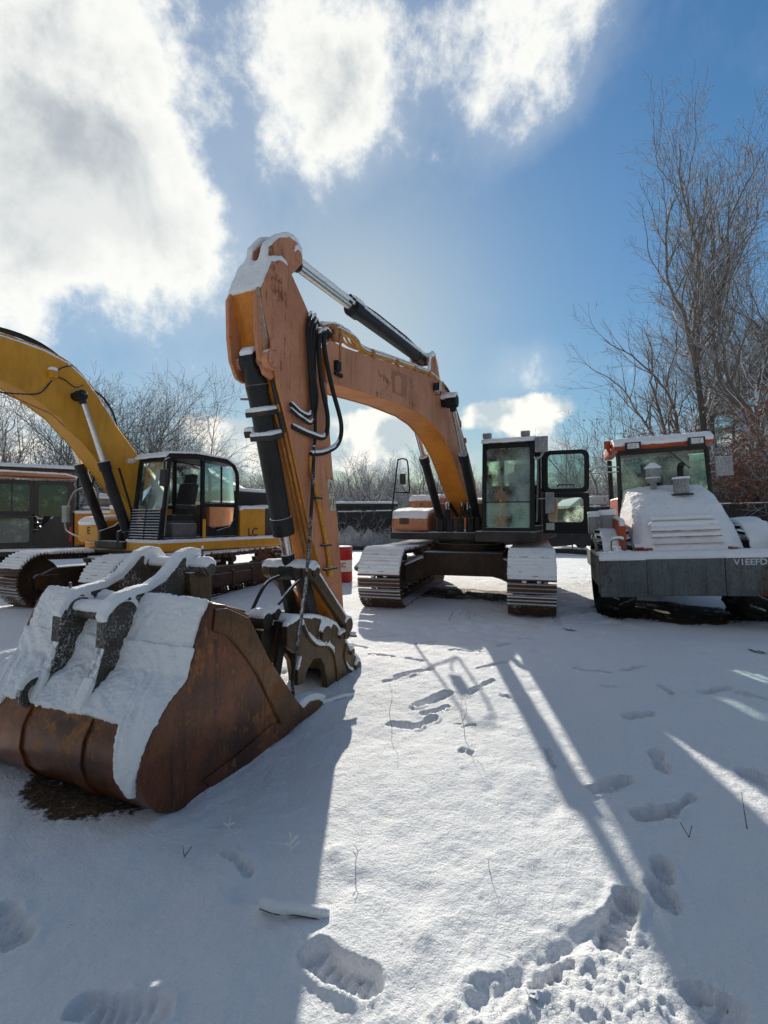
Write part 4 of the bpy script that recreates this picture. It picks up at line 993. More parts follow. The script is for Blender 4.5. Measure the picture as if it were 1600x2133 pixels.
m = MB().tube(catmull([(1.28, .50, 2.75), (1.18, .52, 2.4), (1.05, .55, 1.9), (1.0, .5, 1.5)], 5), .022).tube(catmull([(1.36, .2, 2.4), (1.2, .2, 2.0), (1.0, .2, 1.7), (.9, .2, 1.5)], 5), .022)
m.tube(catmull([(1.3, -.34, 2.6), (1.4, -.3, 2.2), (1.3, -.3, 1.9), (1.1, -.25, 1.6)], 5), .022).build('hydraulic_hose', M['rubber'], B)
m = MB().prism([(1.2, 1.15), (1.2, 1.5), (.9, 1.6), (.5, 1.9), (.1, 1.9), (.1, 1.15)], -.36, -.28); m.prism([(1.2, 1.15), (1.2, 1.5), (.9, 1.6), (.5, 1.9), (.1, 1.9), (.1, 1.15)], .28, .36)
m.bx(1.0, 1.2, -.5, .5, 1.15, 1.3); m.build('boom_foot', M['steel_dark'], B, bevel=.02)
m = MB().prism([(6.3, 4.9), (6.0, 4.7), (5.6, 4.1), (5.7, 3.6), (6.2, 3.0), (6.5, 1.6), (6.75, 1.6), (6.75, 3.4), (6.6, 4.5)], -.2, .2); m.build('arm', M['yellow'], B, bevel=.02)

# ================================================================ loose bucket in front
K = thing('excavator_bucket', 'large rusty digging bucket covered in snow standing loose in the foreground', 'bucket', (-1.22, 2.71, -.0), R(66.5))
SH = [(.38, 1.02), (.33, .94), (.26, .78), (.20, .61), (.06, .52), (-.05, .41), (-.11, .30), (-.125, .18), (-.09, .06), (-.02, -.03), (.08, -.08), (.22, -.11), (.65, -.12), (1.2, -.09), (1.46, -.04)]
def inset(prof, t):
    out = []
    for i, (x, z) in enumerate(prof):
        a_ = Vector(prof[max(i - 1, 0)]); b_ = Vector(prof[min(i + 1, len(prof) - 1)]); d = (b_ - a_).normalized(); out.append((x + -d.y * t, z + d.x * t))
    return out
INs = inset(SH, .028); WB = 1.58
m = MB().prism(SH + INs[::-1], .02, WB - .02)
shell = m.build('bucket_shell', M['bucket_rust'], K, bevel=.004)
side = [(.38, 1.03), (.50, 1.0), (.72, .90), (.96, .54), (1.30, .14), (1.47, -.03), (1.2, -.105)] + SH[12:1:-1] + [(.33, .95)]
side = [(.38, 1.03), (.50, 1.0), (.72, .90), (.96, .54), (1.30, .14), (1.47, -.03), (1.2, -.10), (.65, -.13), (.22, -.12), (.08, -.09), (-.02, -.04), (-.095, .055), (-.135, .18), (-.12, .30), (-.055, .415), (.055, .53), (.19, .62), (.25, .785), (.32, .945)]
for y0, y1 in ((-.01, .022), (WB - .022, WB + .01)):
    sp_ = MB().prism(side, y0, y1).build('side_plate', M['bucket_rust'], K, bevel=.006)
    yy = (y0 - .016, y0 - .001) if y0 < 0 else (y1 + .001, y1 + .016)
    MB().prism([(.40, .99), (.50, .98), (.71, .88), (.95, .53), (1.29, .13), (1.45, -.02), (1.22, -.075), (1.14, -.06), (.98, .20), (.78, .52), (.52, .80), (.38, .86)], *yy).build('side_cutter', M['bucket_edge'], sp_, bevel=.004)
    MB().prism([(1.20, -.08), (1.14, -.07), (.80, -.105), (.40, -.115), (.30, -.02), (.60, .0), (1.0, .06), (1.08, .03)], yy[0] + .004, yy[1] - .002).build('wear_plate', M['bucket_rust'], sp_, bevel=.004)
for y in (-.013, WB + .013):
    wl = MB().tube(catmull([(.39, y, .86), (.53, y, .79), (.785, y, .51), (.985, y, .19), (1.145, y, -.055)], 10), .009, 6); 
    wl.build('weld_bead', M['bucket_edge'], K)
# wear strips round the heel
for y in (.50, 1.04, 1.53):
    o1 = inset(SH[5:14], -.016); m = MB().prism(o1 + [(x, z) for x, z in inset(SH[5:14], .004)][::-1], y - .05, y + .05); m.build('wear_strip', M['bucket_rust'], K, bevel=.004)
# cutting lip and teeth
m = MB().prism([(1.24, -.10), (1.24, -.04), (1.50, -.0), (1.56, -.03), (1.50, -.07)], .0, WB); lip = m.build('cutting_lip', M['bucket_edge'], K, bevel=.006)
teeth = []
for i in range(5):
    y = .05 + i * (WB - .1) / 4
    teeth.append(MB().prism([(1.36, -.09), (1.36, .03), (1.52, .05), (1.66, .02), (1.78, -.04), (1.66, -.09)], y - .055, y + .055).build('tooth', M['bucket_edge'], K, bevel=.02, seg=3))
snow_cap(teeth, .05, .35, .013, K, lump=.03, name='tooth_snow')
# top plate between the ears, ears, pins, lifting eye
m = MB().prism([(.36, 1.0), (.40, 1.035), (.74, .92), (.72, .88)], .022, WB - .022); top = m.build('top_plate', M['bucket_rust'], K, bevel=.004)
EP = [(-.05, .42), (.03, .58), (.085, .76), (.095, .92), (.14, 1.0), (.21, 1.045), (.29, 1.06), (.42, 1.075), (.54, 1.125), (.64, 1.21), (.70, 1.27), (.79, 1.30), (.88, 1.28), (.94, 1.20), (.94, 1.10), (.90, 1.0), (.90, .84), (.74, .88), (.42, 1.0), (.34, .94), (.26, .76), (.20, .58), (.06, .48)]
ears = []
for y in (.60, 1.02):
    e = MB().prism(EP, y - .042, y + .042)
    e.cyl((.82, y - .05, 1.185), (.82, y + .05, 1.185), .085, seg=20); e.cyl((.23, y - .045, .94), (.23, y + .045, .94), .095, seg=20)
    ears.append(e.build('mounting_ear', M['ear_steel'], K, bevel=.008))
MB().bx(.72, .93, .50, .568, .92, 1.16).build('ear_gusset', M['coupler'], ears[0], bevel=.01)
MB().cyl((.82, .42, 1.185), (.82, .56, 1.185), .06, seg=18).cyl((.82, .40, 1.185), (.82, .43, 1.185), .045, seg=16).tube([(.82, .49, 1.2), (.82, .49, 1.33)], .010, 6).build('pin_head', M['ear_steel'], K, bevel=.006)
MB().cyl((.23, 1.065, .94), (.23, 1.10, .94), .05).tube([(.23, 1.085, .95), (.23, 1.085, 1.12)], .009, 6).build('pin_head', M['ear_steel'], K)
pins = [MB().cyl((.82, .628, 1.185), (.82, .992, 1.185), .05, seg=20).build('bucket_pin', M['ear_steel'], K), MB().cyl((.23, .628, .94), (.23, .992, .94), .05, seg=20).build('bucket_pin', M['ear_steel'], K)]
pins.append([o_ for o_ in col.objects if o_.name.startswith('pin_head')][0])
m = MB(); k = [(.10 * math.cos(a), .10 * math.sin(a)) for a in [i * math.pi / 8 for i in range(16)]]; inn = [(x * .5, z * .5) for x, z in k]
ring(m, [(x - .02, z + .47) for x, z in k], [(x - .02, z + .47) for x, z in inn], 1.02, 1.07); eye = m.build('lifting_eye', M['ear_steel'], K, bevel=.008)
# thick snow
snow_cap([shell, top], .032, .12, .012, K, lump=.045, along=.75, smooth=2, grain=.020,
         filt=lambda c, n: c.z > .40 and n.x < .3)
for e_ in ears: snow_cap([e_], .040, .30, .010, K, lump=.012, along=.4, name='ear_snow', smooth=2, grain=.006, filt=lambda c, n: c.z > .9 or n.z > .4)
for p_ in pins: snow_cap([p_], .028, .20, .009, K, lump=.012, along=.6, name='pin_snow', smooth=2)
snow_cap([eye], .03, .2, .010, K, lump=.01, name='eye_snow', along=.7)
# snow tongue that slid down over the heel next to the side plate
rg = random.Random(2)
m = MB()
def heelpt(t_):
    P_ = SH[2:9]; f = t_ * (len(P_) - 1); i = min(int(f), len(P_) - 2); a_, b_ = Vector(P_[i]), Vector(P_[i + 1]); p_ = a_.lerp(b_, f - i); d = (b_ - a_).normalized(); n_ = Vector((d.y, -d.x)); return p_, n_
NW, NH = 60, 26
def hang(y):
    u = y / WB; v = .42 + .10 * math.sin(u * 9 + 1) + .07 * math.sin(u * 23) + .05 * math.sin(u * 51 + 2)
    v += .62 * math.exp(-((y - .10) / .10) ** 2) + .10 * math.exp(-((y - 1.35) / .2) ** 2) - .10 * math.exp(-((y - .52) / .12) ** 2)
    return v
vs = []; fs = []
for i in range(NW + 1):
    y = -.005 + (WB + .01) * i / NW; hv = hang(y)
    for j in range(NH + 1):
        t_ = (j / NH) * hv * .92; p_, n_ = heelpt(min(t_ * 1.0, .999)); th = .032 * (1 - (j / NH) ** 6) ** .5 * (1 + .25 * math.sin(y * 37 + j)) + .004
        if i in (0, NW): th *= .4
        vs += [(p_.x + n_.x * th, y, p_.y + n_.y * th), (p_.x - n_.x * .01, y, p_.y - n_.y * .01)]
k = 2 * (NH + 1)
for i in range(NW):
    for j in range(NH):
        a0 = i * k + j * 2; b0 = a0 + k
        fs += [(a0, b0, b0 + 2, a0 + 2), (a0 + 1, a0 + 3, b0 + 3, b0 + 1)]
    fs += [(i * k, i * k + 1, (i + 1) * k + 1, (i + 1) * k), (i * k + k - 2, (i + 1) * k + k - 2, (i + 1) * k + k - 1, i * k + k - 1)]
for i in (0, NW): fs += [(i * k + j * 2, i * k + j * 2 + 2, i * k + j * 2 + 3, i * k + j * 2 + 1) for j in range(NH)]
m.add(vs, fs); o = m.build('hanging_snow', M['snow_soft'], K, smooth=0)
r_ = o.modifiers.new('remesh', 'REMESH'); r_.mode = 'VOXEL'; r_.voxel_size = .009; r_.use_smooth_shade = True
s_ = o.modifiers.new('smooth', 'SMOOTH'); s_.iterations = 2
d_ = o.modifiers.new('d', 'DISPLACE'); d_.texture = TEX; d_.strength = .025; d_.mid_level = .5; d_ = o.modifiers.new('g', 'DISPLACE'); d_.texture = TEXF; d_.strength = .012; d_.mid_level = .5

# ================================================================ machine D : wheeled excavator far left
Dm = thing('wheeled_excavator', 'dark grey cabbed orange excavator half hidden at the left edge behind the yellow one', 'excavator', (-10.1, 15.7, -.35), R(-150))
m = MB(); X0, X1, Y0_, Y1_, Z0, Z1 = -.25, 1.75, .5, 1.5, 1.12, 3.0
for y in (Y0_ + .04, Y1_ - .04):
    oo = rrect(X0, X1, Z0, Z1, .18, 4); 
    w1o = rrect(.92 + .0, X1, Z0 + .0, Z1, .16, 4)
    ring(m, [(x, z) for x, z in rrect(.70, X1, Z0 + .85, Z1, .12, 4)], rrect(.80, X1 - .10, Z0 + 1.0, Z1 - .12, .08, 4), y - .04, y + .04)
    ring(m, rrect(X0, .698, Z0 + .85, Z1, .12, 4), rrect(X0 + .15, .60, Z0 + .86, Z1 - .12, .10, 4), y - .04, y + .04)
    ring(m, rrect(.70, X1, Z0, Z0 + .848, .05, 4), rrect(.80, X1 - .2, Z0 + .12, Z0 + .80, .08, 4), y - .04, y + .04)
    m.prism([(X0, Z0), (.698, Z0), (.698, Z0 + .36), (.2, Z0 + .848), (X0, Z0 + .848)], y - .04, y + .04)
m.bx(X0, X1, Y0_ + .08, Y1_ - .08, Z1 - .08, Z1 - .01); m.bx(X1 - .08, X1, Y0_ + .08, Y1_ - .08, Z0, Z0 + .4); m.bx(X0, X0 + .05, Y0_ + .08, Y1_ - .08, Z0, Z0 + 1.0); m.bx(X0, X1, Y0_, Y1_, Z0 - .1, Z0 - .005)
cab = m.build('cab', M['cab_grey'], Dm, bevel=.015)
for (a_, b_, c_, d_) in ((.80, X1 - .1, Z0 + 1.0, Z1 - .12), (X0 + .15, .6, Z0 + .86, Z1 - .12), (.8, X1 - .2, Z0 + .12, Z0 + .8)):
    for y in (Y0_ + .04, Y1_ - .04):
        g1 = MB(); q4(g1, [(a_, y, c_), (b_, y, c_), (b_, y, d_), (a_, y, d_)]); g1.build('cab_window', M['glass_dark'], cab, smooth=0)
MB().bx(1.2, 1.22, Y1_ - .03, Y1_ - .0, Z0 + 1.0, Z1 - .12).build('window_bar', M['cab_grey'], cab)
rf = MB().prism([(X0 - .1, Z1 + .10), (X0 + .2, Z1 + .18), (X1 + .1, Z1 + .22), (X1 + .25, Z1 + .16), (X1, Z1 + .10)], Y0_ - .05, Y1_ + .12).build('sun_roof', M['orange'], cab, bevel=.02); snow_cap([rf], .04, .5, .02, cab)
seat(cab, .7, 1.0, Z0)
m = MB().tube([(X1 + .05, Y1_ + .1, Z0 + .3), (X1 + .1, Y1_ + .15, Z1 - .5)], .02).box((X1 + .05, Y1_ + .15, Z1 - .35), (.1, .2, .45)); m.build('mirror', M['plastic_mirror'], cab, bevel=.04)
m = MB().bx(X0 + .02, X0 + .10, Y1_ + .001, Y1_ + .02, Z0 + .1, Z0 + .55); m.build('tail_light', M['red_lens'], cab, bevel=.01)
m = MB().prism([(X0 - .03, Z0), (X0 - .03, Z0 + .95), (-3.2, Z0 + 1.0), (-3.2, Z0)], -1.3, 1.5); bd = m.build('engine_housing', M['orange_body'], Dm, bevel=.04, seg=3); snow_cap([bd], .07, .5, .025, bd)
m = MB().bx(-1.52, -1.50, 1.501, 1.506, Z0, Z0 + .9); m.build('panel_gap', M['ink'], bd, smooth=0)
m = MB().cyl((-.9, .9, Z0 + 1.30), (-2.9, .9, Z0 + 1.30), .22, seg=20).bx(-3.1, -.5, .6, 1.3, Z0 + 1.0, Z0 + 1.1); mu = m.build('air_tank', M['grey_tank'], Dm, bevel=.02); snow_cap([mu], .05, .5, .02, mu)
m = MB()
for x in (-.35, -.75): m.tube(catmull([(x, 1.4, Z0 + .9), (x, 1.4, Z0 + 1.95), (x - .05, 1.35, Z0 + 2.02), (x - .05, .9, Z0 + 2.02), (x, .85, Z0 + 1.9), (x, .85, Z0 + .9)], 4), .02)
for z in (1.2, 1.5, 1.75): m.tube([(-.35, 1.4, Z0 + z), (-.75, 1.4, Z0 + z)], .018)
m.tube([(-.75, 1.4, Z0 + 1.95), (-3.0, 1.4, Z0 + 1.95)], .02); m.build('handrail', M['black_metal'], Dm)
m = MB().bx(-3.4, 2.6, 1.2, 1.75, .86, 1.0); m.bx(-3.0, 2.4, -1.2, 1.2, .7, 1.0); fr = m.build('chassis', M['steel_dark'], Dm, bevel=.02); snow_cap([fr], .06, .5, .025, fr)
for x in (-2.2, 1.6):
    for y in (-1.1, 1.1):
        m = MB().cyl((x, y - .22, .52), (x, y + .22, .52), .52, seg=28); tw = m.build('wheel', M['tyre'], Dm, bevel=.06, seg=3)
        MB().cyl((x, y - .23, .52), (x, y + .23, .52), .27, seg=20).build('rim', M['steel_dark'], tw, bevel=.02)
m = MB().tube([(.6, -.6, 1.3), (2.2, -.6, 3.3), (5.2, -.6, 3.4)], [.2, .28, .16], 4); m.build('boom', M['cab_grey'], Dm)
m = MB().cyl((-3.2, .2, 3.42), (4.8, .2, 3.45), .09, seg=12); m.cyl((-3.2, .2, 3.42), (-2.6, .2, 3.42), .2, seg=16); m.tube([(-2.9, .2, 3.4), (-2.9, .2, 2.1)], .06)
bm_ = m.build('rear_pipe', M['steel_dark'], Dm); snow_cap([bm_], .05, .4, .02, bm_)

# ================================================================ soil compactor (roller) at the right
RL = thing('soil_compactor', 'red roller with snow covered sloping hood and battered grey bumper at the right edge', 'roller', (4.50, 7.10, -.02), R(-108), rx=R(2.6))
# local x towards the viewer, y to the viewer's right, hood at x<0
m = MB().prism([(.0, .46), (.0, 1.0), (-.06, 1.06), (-.32, 1.06), (-.32, .46)], -.62, .38)
m.prism([(.012, .46), (.012, 1.0), (-.06, 1.06), (-.34, 1.06), (-.34, .46)], .382, 1.40); m.prism([(.012, .44), (.012, .99), (-.06, 1.06), (-.34, 1.06), (-.34, .46)], -1.26, -.622)
m.bx(-1.5, -.34, -1.26, -1.20, .56, 1.04); m.bx(-1.5, -.34, 1.34, 1.40, .56, 1.04)
bp = m.build('bumper', M['bumper'], RL, bevel=.012); snow_cap([bp], .05, .5, .016, bp, lump=.03)
text_mesh('V1EEFD', .12, 'lettering', M['icy_white'], bp, (.016, .68, .90), (R(90), 0, R(90)))
m = MB().bx(-3.6, -.34, -.55, .55, .55, 1.06); m.bx(-2.3, -1.7, -1.0, 1.0, .6, .8); m.build('chassis', M['steel_dark'], RL, bevel=.02)
# hood
HS = [(-.16, .0), (-.20, .10), (-.42, .42), (-.72, .72), (-1.05, .93), (-1.45, 1.05), (-1.75, 1.08)]
m = MB()
def hoodw(t_): return .74 - .16 * t_
vs = []; nseg = 12
for (x, dz) in HS:
    t_ = dz / 1.08; wdt = hoodw(t_)
    for j in range(nseg + 1):
        u = -1 + 2 * j / nseg; e = abs(u) ** 5; vs.append((x - .16 * e, u * wdt, 1.06 + dz - .07 * e * (1 - .5 * t_)))
n1_ = len(HS); fs = []
for i in range(n1_ - 1):
    for j in range(nseg): a0 = i * (nseg + 1) + j; fs.append((a0, a0 + 1, a0 + nseg + 2, a0 + nseg + 1))
m.add(vs, fs)
# sides
k = len(m.v); L_ = [i * (nseg + 1) for i in range(n1_)]; Rr = [i * (nseg + 1) + nseg for i in range(n1_)]
m.v += [(-1.9, -.80, 1.06), (-1.9, .80, 1.06), (-1.9, -.6, 2.14), (-1.9, .6, 2.14)]
m.f.append(tuple(L_ + [k + 2, k])); m.f.append(tuple(Rr[::-1] + [k + 1, k + 3][::1])); m.f.append((k, k + 2, k + 3, k + 1))
m.f.append(tuple([L_[-1] + j for j in range(nseg + 1)] + [k + 3, k + 2]))
hood = m.build('hood', M['roller_red'], RL, bevel=0)
def hoodtop(s_):   # point on the hood centre line at height dz=s_
    for (x0, z0), (x1, z1) in zip(HS, HS[1:]):
        if z0 <= s_ <= z1: q_ = (s_ - z0) / (z1 - z0); return (x0 + (x1 - x0) * q_, 1.06 + s_), math.atan2(z1 - z0, -(x1 - x0))
def flt(c, n): return c.x > -1.85 and c.z > 1.10
hc_ = snow_cap([hood], .022, .12, .013, hood, lump=.022, along=.8, filt=flt, smooth=2, grain=.014)
lv = []
for i, dz in enumerate((.14, .235, .325, .41, .49)):
    (x_, z_), a_ = hoodtop(dz); w_ = .46 if i < 4 else .42
    mm = MB().box((x_ + .030, -.02, z_ + .02), (.055, 2 * w_, .016), a_ - .75)
    lv.append(mm.build('louvre', M['hood_red'] if i == 0 else M['roller_red'], hood, bevel=.008))
snow_cap(lv[1:], .045, -.2, .013, hood, lump=.012, along=.6, name='louvre_snow')
MB().box((-.30, -.66, 1.16), (.10, .13, .07), R(30)).build('corner_light', M['roller_red'], hood, bevel=.01)
m = MB().cyl((-1.02, .13, 1.9), (-1.02, .13, 2.22), .115, seg=24).cyl((-1.02, .13, 2.2), (-1.02, .13, 2.225), .13, seg=24); ex = m.build('exhaust_muffler', M['plastic_mirror'], RL, bevel=.01)
m = MB().tube(catmull([(-1.02, .13, 2.22), (-1.02, .13, 2.36), (-1.0, .13, 2.41), (-.92, .13, 2.44)], 5), .048, 12, cap=False); m.build('exhaust_pipe', M['black_metal'], ex)
MB().cyl((-.925, .13, 2.438), (-.915, .13, 2.443), .038, seg=14).build('pipe_mouth', M['ink'], ex)
MB().cyl((-1.02, .13, 1.945), (-1.02, .13, 1.975), .17, seg=24).build('exhaust_hole', M['ink'], hood)
snow_cap([ex], .025, .6, .011, ex, lump=.01)
m = MB().cyl((-1.30, -.22, 2.08), (-1.30, -.22, 2.2), .05).cyl((-1.3, -.22, 2.2), (-1.3, -.22, 2.27), .10, .12).cyl((-1.3, -.22, 2.27), (-1.3, -.22, 2.44), .105).cyl((-1.3, -.22, 2.44), (-1.3, -.22, 2.52), .13, .03)
pc = m.build('precleaner', M['plastic_mirror'], RL); snow_cap([pc], .02, .4, .011, pc, lump=.008)
# cab
CXr, CXb, CYl, CYr, CZb, CZt = -1.86, -3.2, -.66, .76, 2.02, 2.82
m = MB(); mm = lambda y0, y1: 0
for y, s1 in ((CYl, -1), (CYr, 1)):
    m.tube([(CXr, y * 1.05, 1.3), (CXr - .0, y * 1.02, CZb), (CXr - .05, y, CZt)], .042, 8); m.tube([(CXb, y, 1.3), (CXb, y, CZt)], .05, 8); m.bx(CXb, CXr - .03, y - .02, y + .02, 1.2, 2.0)
m.bx(CXr - .05, CXr + .01, CYl + .03, CYr - .03, CZb - .06, CZb); m.bx(CXr - .09, CXr - .01, CYl, CYr, CZt - .05, CZt + .03); m.bx(CXb, CXb + .05, CYl, CYr, 1.2, 2.1); m.bx(CXb, CXr - .05, CYl, CYr, 1.15, 1.25)
cab = m.build('cab', M['mirror_black'], RL, bevel=.008)
g1 = MB(); q4(g1, [(CXr, CYl, CZb), (CXr, CYr + .03, CZb), (CXr - .05, CYr - .02, CZt - .05), (CXr - .05, CYl + .02, CZt - .05)]); g1.build('windscreen', M['glass_front'], cab, smooth=0)
for y in (CYl, CYr): g1 = MB(); q4(g1, [(CXr, y, 2.0), (CXb, y, 2.0), (CXb, y, CZt), (CXr - .05, y, CZt)]); g1.build('side_window', M['glass_dark'], cab, smooth=0)
g1 = MB(); q4(g1, [(CXb, CYl, 2.1), (CXb, CYr, 2.1), (CXb, CYr, CZt), (CXb, CYl, CZt)]); g1.build('rear_window', M['glass_clear'], cab, smooth=0)
m = MB().prism([(CXr + .14, CZt + .03), (CXr + .16, CZt + .10), (CXr + .02, CZt + .21), (-2.6, CZt + .24), (CXb - .15, CZt + .15), (CXb - .15, CZt + .03)], CYl - .09, CYr + .07)
rf = m.build('cab_roof', M['roller_red'], cab, bevel=.04, seg=3); snow_cap([rf], .045, .35, .015, cab, lump=.03, along=.7)
for y in (-.44, .56): MB().bx(CXr + .15, CXr + .20, y - .13, y + .13, CZt - .0, CZt + .15).build('light_housing', M['mirror_black'], cab, bevel=.01); MB().bx(CXr + .201, CXr + .225, y - .095, y + .095, CZt + .03, CZt + .125).build('work_light', M['lamp_white'], cab, bevel=.01)
MB().cyl((CXr - .25, CYl - .15, CZt + .12), (CXr - .25, CYl - .15, CZt + .26), .06).tube([(CXr - .25, CYl - .15, CZt + .14), (CXr - .25, CYl - .1, CZt)], .03).build('beacon', M['roller_red'], cab)
seat(cab, -2.5, 0, 1.35)
MB().tube([(CXr + .02, .18, CZt - .06), (CXr + .035, .48, CZt - .38)], .011).build('wiper', M['mirror_black'], cab)
m = MB().tube([(CXr, CYr + .02, 2.5), (CXr + .08, CYr + .14, 2.52)], .015).tube([(CXr, CYr + .02, 2.35), (CXr + .08, CYr + .14, 2.36)], .012).box((CXr + .09, CYr + .21, 2.44), (.05, .26, .33)); m.build('mirror', M['plastic_mirror'], cab, bevel=.04, seg=3)
m = MB().tube(catmull([(CXr, CYl, 2.55), (CXr + .05, CYl - .3, 2.58), (CXr + .1, CYl - .55, 2.52), (CXr + .1, CYl - .6, 2.45)], 4), .014).tube([(CXr, CYl, 2.47), (CXr + .08, CYl - .5, 2.47)], .012).box((CXr + .1, CYl - .62, 2.3), (.05, .1, .34)); m.build('mirror', M['plastic_mirror'], cab, bevel=.03, seg=3)
m = MB().prism([(-1.84, 1.1), (-1.84, 1.98), (-2.0, 2.0), (-3.0, 2.0), (-3.0, 1.1)], -.72, .82); m.build('cab_base', M['hood_red'] if 0 else M['roller_red'], RL, bevel=.03)
# fenders, tanks, filters next to the hood
m = MB().prism([(-.36, 1.06), (-.42, 1.2), (-.7, 1.42), (-1.1, 1.5), (-1.6, 1.42), (-1.9, 1.2), (-1.9, 1.06)], .82, 1.16); fr_ = m.build('fender', M['steel_dark'], RL, bevel=.08, seg=4); snow_cap([fr_], .06, .12, .02, fr_, lump=.04, along=.7)
m = MB().prism([(-.36, 1.06), (-.42, 1.2), (-.7, 1.38), (-1.1, 1.42), (-1.6, 1.36), (-1.9, 1.2), (-1.9, 1.06)], -1.16, -.84); fr_ = m.build('fender', M['steel_dark'], RL, bevel=.08, seg=4); snow_cap([fr_], .06, .12, .02, fr_, lump=.04, along=.7)
m = MB().bx(-1.2, -.95, -1.12, -.86, 1.4, 1.72); m.bx(-1.22, -1.0, -1.3, -1.02, 1.35, 1.70); tk = m.build('storage_box', M['plastic_mirror'], RL, bevel=.04); snow_cap([tk], .05, .3, .018, tk)
m = MB().cyl((-.22, 1.14, 1.06), (-.22, 1.14, 1.20), .085).cyl((-.22, 1.14, 1.20), (-.22, 1.14, 1.23), .10).bx(-.3, -.12, 1.0, 1.36, 1.06, 1.10); cp2 = m.build('filler_cap', M['galv'], RL, bevel=.01); snow_cap([cp2], .05, .5, .014, cp2)
m = MB().cyl((-.2, -.98, 1.06), (-.2, -.98, 1.16), .06); m.tube(catmull([(-.15, -1.06, 1.06), (-.15, -1.06, 1.25), (-.15, -1.02, 1.3), (-.15, -.92, 1.3), (-.15, -.88, 1.24), (-.15, -.88, 1.06)], 4), .013); m.bx(-.3, -.1, -1.1, -.78, 1.06, 1.085); cp3 = m.build('filler_neck', M['galv'], RL, bevel=.006); snow_cap([cp3], .04, .5, .014, cp3)
MB().tube([(-1.2, -.90, 1.1), (-1.2, -.90, 1.8)], .014).tube([(-.2, 1.42, 1.06), (-.25, 1.36, 1.3)], .03).tube([(-.3, 1.5, 1.06), (-.3, 1.52, 1.25), (-.3, 1.62, 1.25)], .03).build('grab_rail', M['galv'], RL)
MB().prism([(-.25, 1.0), (-.30, 1.5), (-.4, 1.62), (-1.6, 1.7), (-1.6, 1.0)], -.93, -.82).build('side_cover', M['roller_red'], RL, bevel=.05, seg=3)
for y in (-.98, .98):
    prof = [(-.26, .50), (-.28, .60), (-.25, .68), (-.12, .72), (.12, .72), (.25, .68), (.28, .60), (.26, .50)]
    vs = []; nn = 40
    for i in range(nn):
        a = 2 * math.pi * i / nn
        for (yy, rr_) in prof: vs.append((-.98 + rr_ * math.cos(a), y + yy, .70 + rr_ * math.sin(a)))
    fs = [(i * 8 + j, i * 8 + j + 1, ((i + 1) % nn) * 8 + j + 1, ((i + 1) % nn) * 8 + j) for i in range(nn) for j in range(7)]
    m = MB().add(vs, fs)
    for i in range(22):
        a = 2 * math.pi * i / 22
        for sd in (-1, 1):
            k = len(m.v); m.box((0, sd * .12, 0), (.055, .26, .05), Matrix.Rotation(sd * .5, 3, 'Z')); m.xform(Matrix.Translation((-.98, y, .70)) @ Matrix.Rotation(-(a + (.14 if sd > 0 else 0)), 4, 'Y') @ Matrix.Translation((0, 0, .735)), k)
    wh = m.build('wheel', M['tyre'], RL)
    MB().cyl((-.98, y - .2, .7), (-.98, y + .2, .7), .5, seg=30).build('rim', M['steel_dark'], wh, bevel=.02)
m = MB().cyl((-4.3, -.96, .75), (-4.3, .96, .75), .75, seg=48); m.build('drum', M['steel_dark'], RL, bevel=.02)
m = MB().bx(-5.2, -3.2, -1.04, -.98, .5, .9); m.bx(-5.2, -3.2, .98, 1.04, .5, .9); m.bx(-3.4, -3.2, -.98, .98, .5, .9); m.bx(-5.35, -5.2, -1.04, 1.04, .5, .9); m.build('drum_frame', M['steel_dark'], RL, bevel=.02)

# ================================================================ barrel
br_ = thing('oil_drum', 'red and white oil drum standing upright in the snow behind the orange excavator arm', 'drum', (-1.06, 12.1, gz(-1.06, 12.1) - .02), 0)
def lathe(prof, seg=36):
    m = MB(); n = len(prof)
    for i in range(seg):
        a = 2 * math.pi * i / seg
        for r_, z in prof: m.v.append((r_ * math.cos(a), r_ * math.sin(a), z))
    for i in range(seg):
        for j in range(n - 1): m.f.append((i * n + j, ((i + 1) % seg) * n + j, ((i + 1) % seg) * n + j + 1, i * n + j + 1))
    return m
b1 = lathe([(0, .0), (.285, 0), (.292, .012), (.285, .03), (.285, .30)]).build('lower_band', M['barrel_red'], br_)
b2 = lathe([(.285, .3005), (.293, .315), (.285, .33), (.285, .57)]).build('middle_band', M['barrel_white'], br_)
b3 = lathe([(.285, .5705), (.293, .585), (.285, .60), (.285, .85), (.293, .865), (.285, .88), (.27, .868), (0, .868)]).build('upper_band', M['barrel_red'], br_)
text_mesh('TEC', .15, 'lettering', M['barrel_red'], b2, (.02, -.287, .41), (R(90), 0, R(6)), ext=.004)
snow_cap([b3], .035, .8, .014, br_, lump=.01, filt=lambda c, n: c.z > .8)

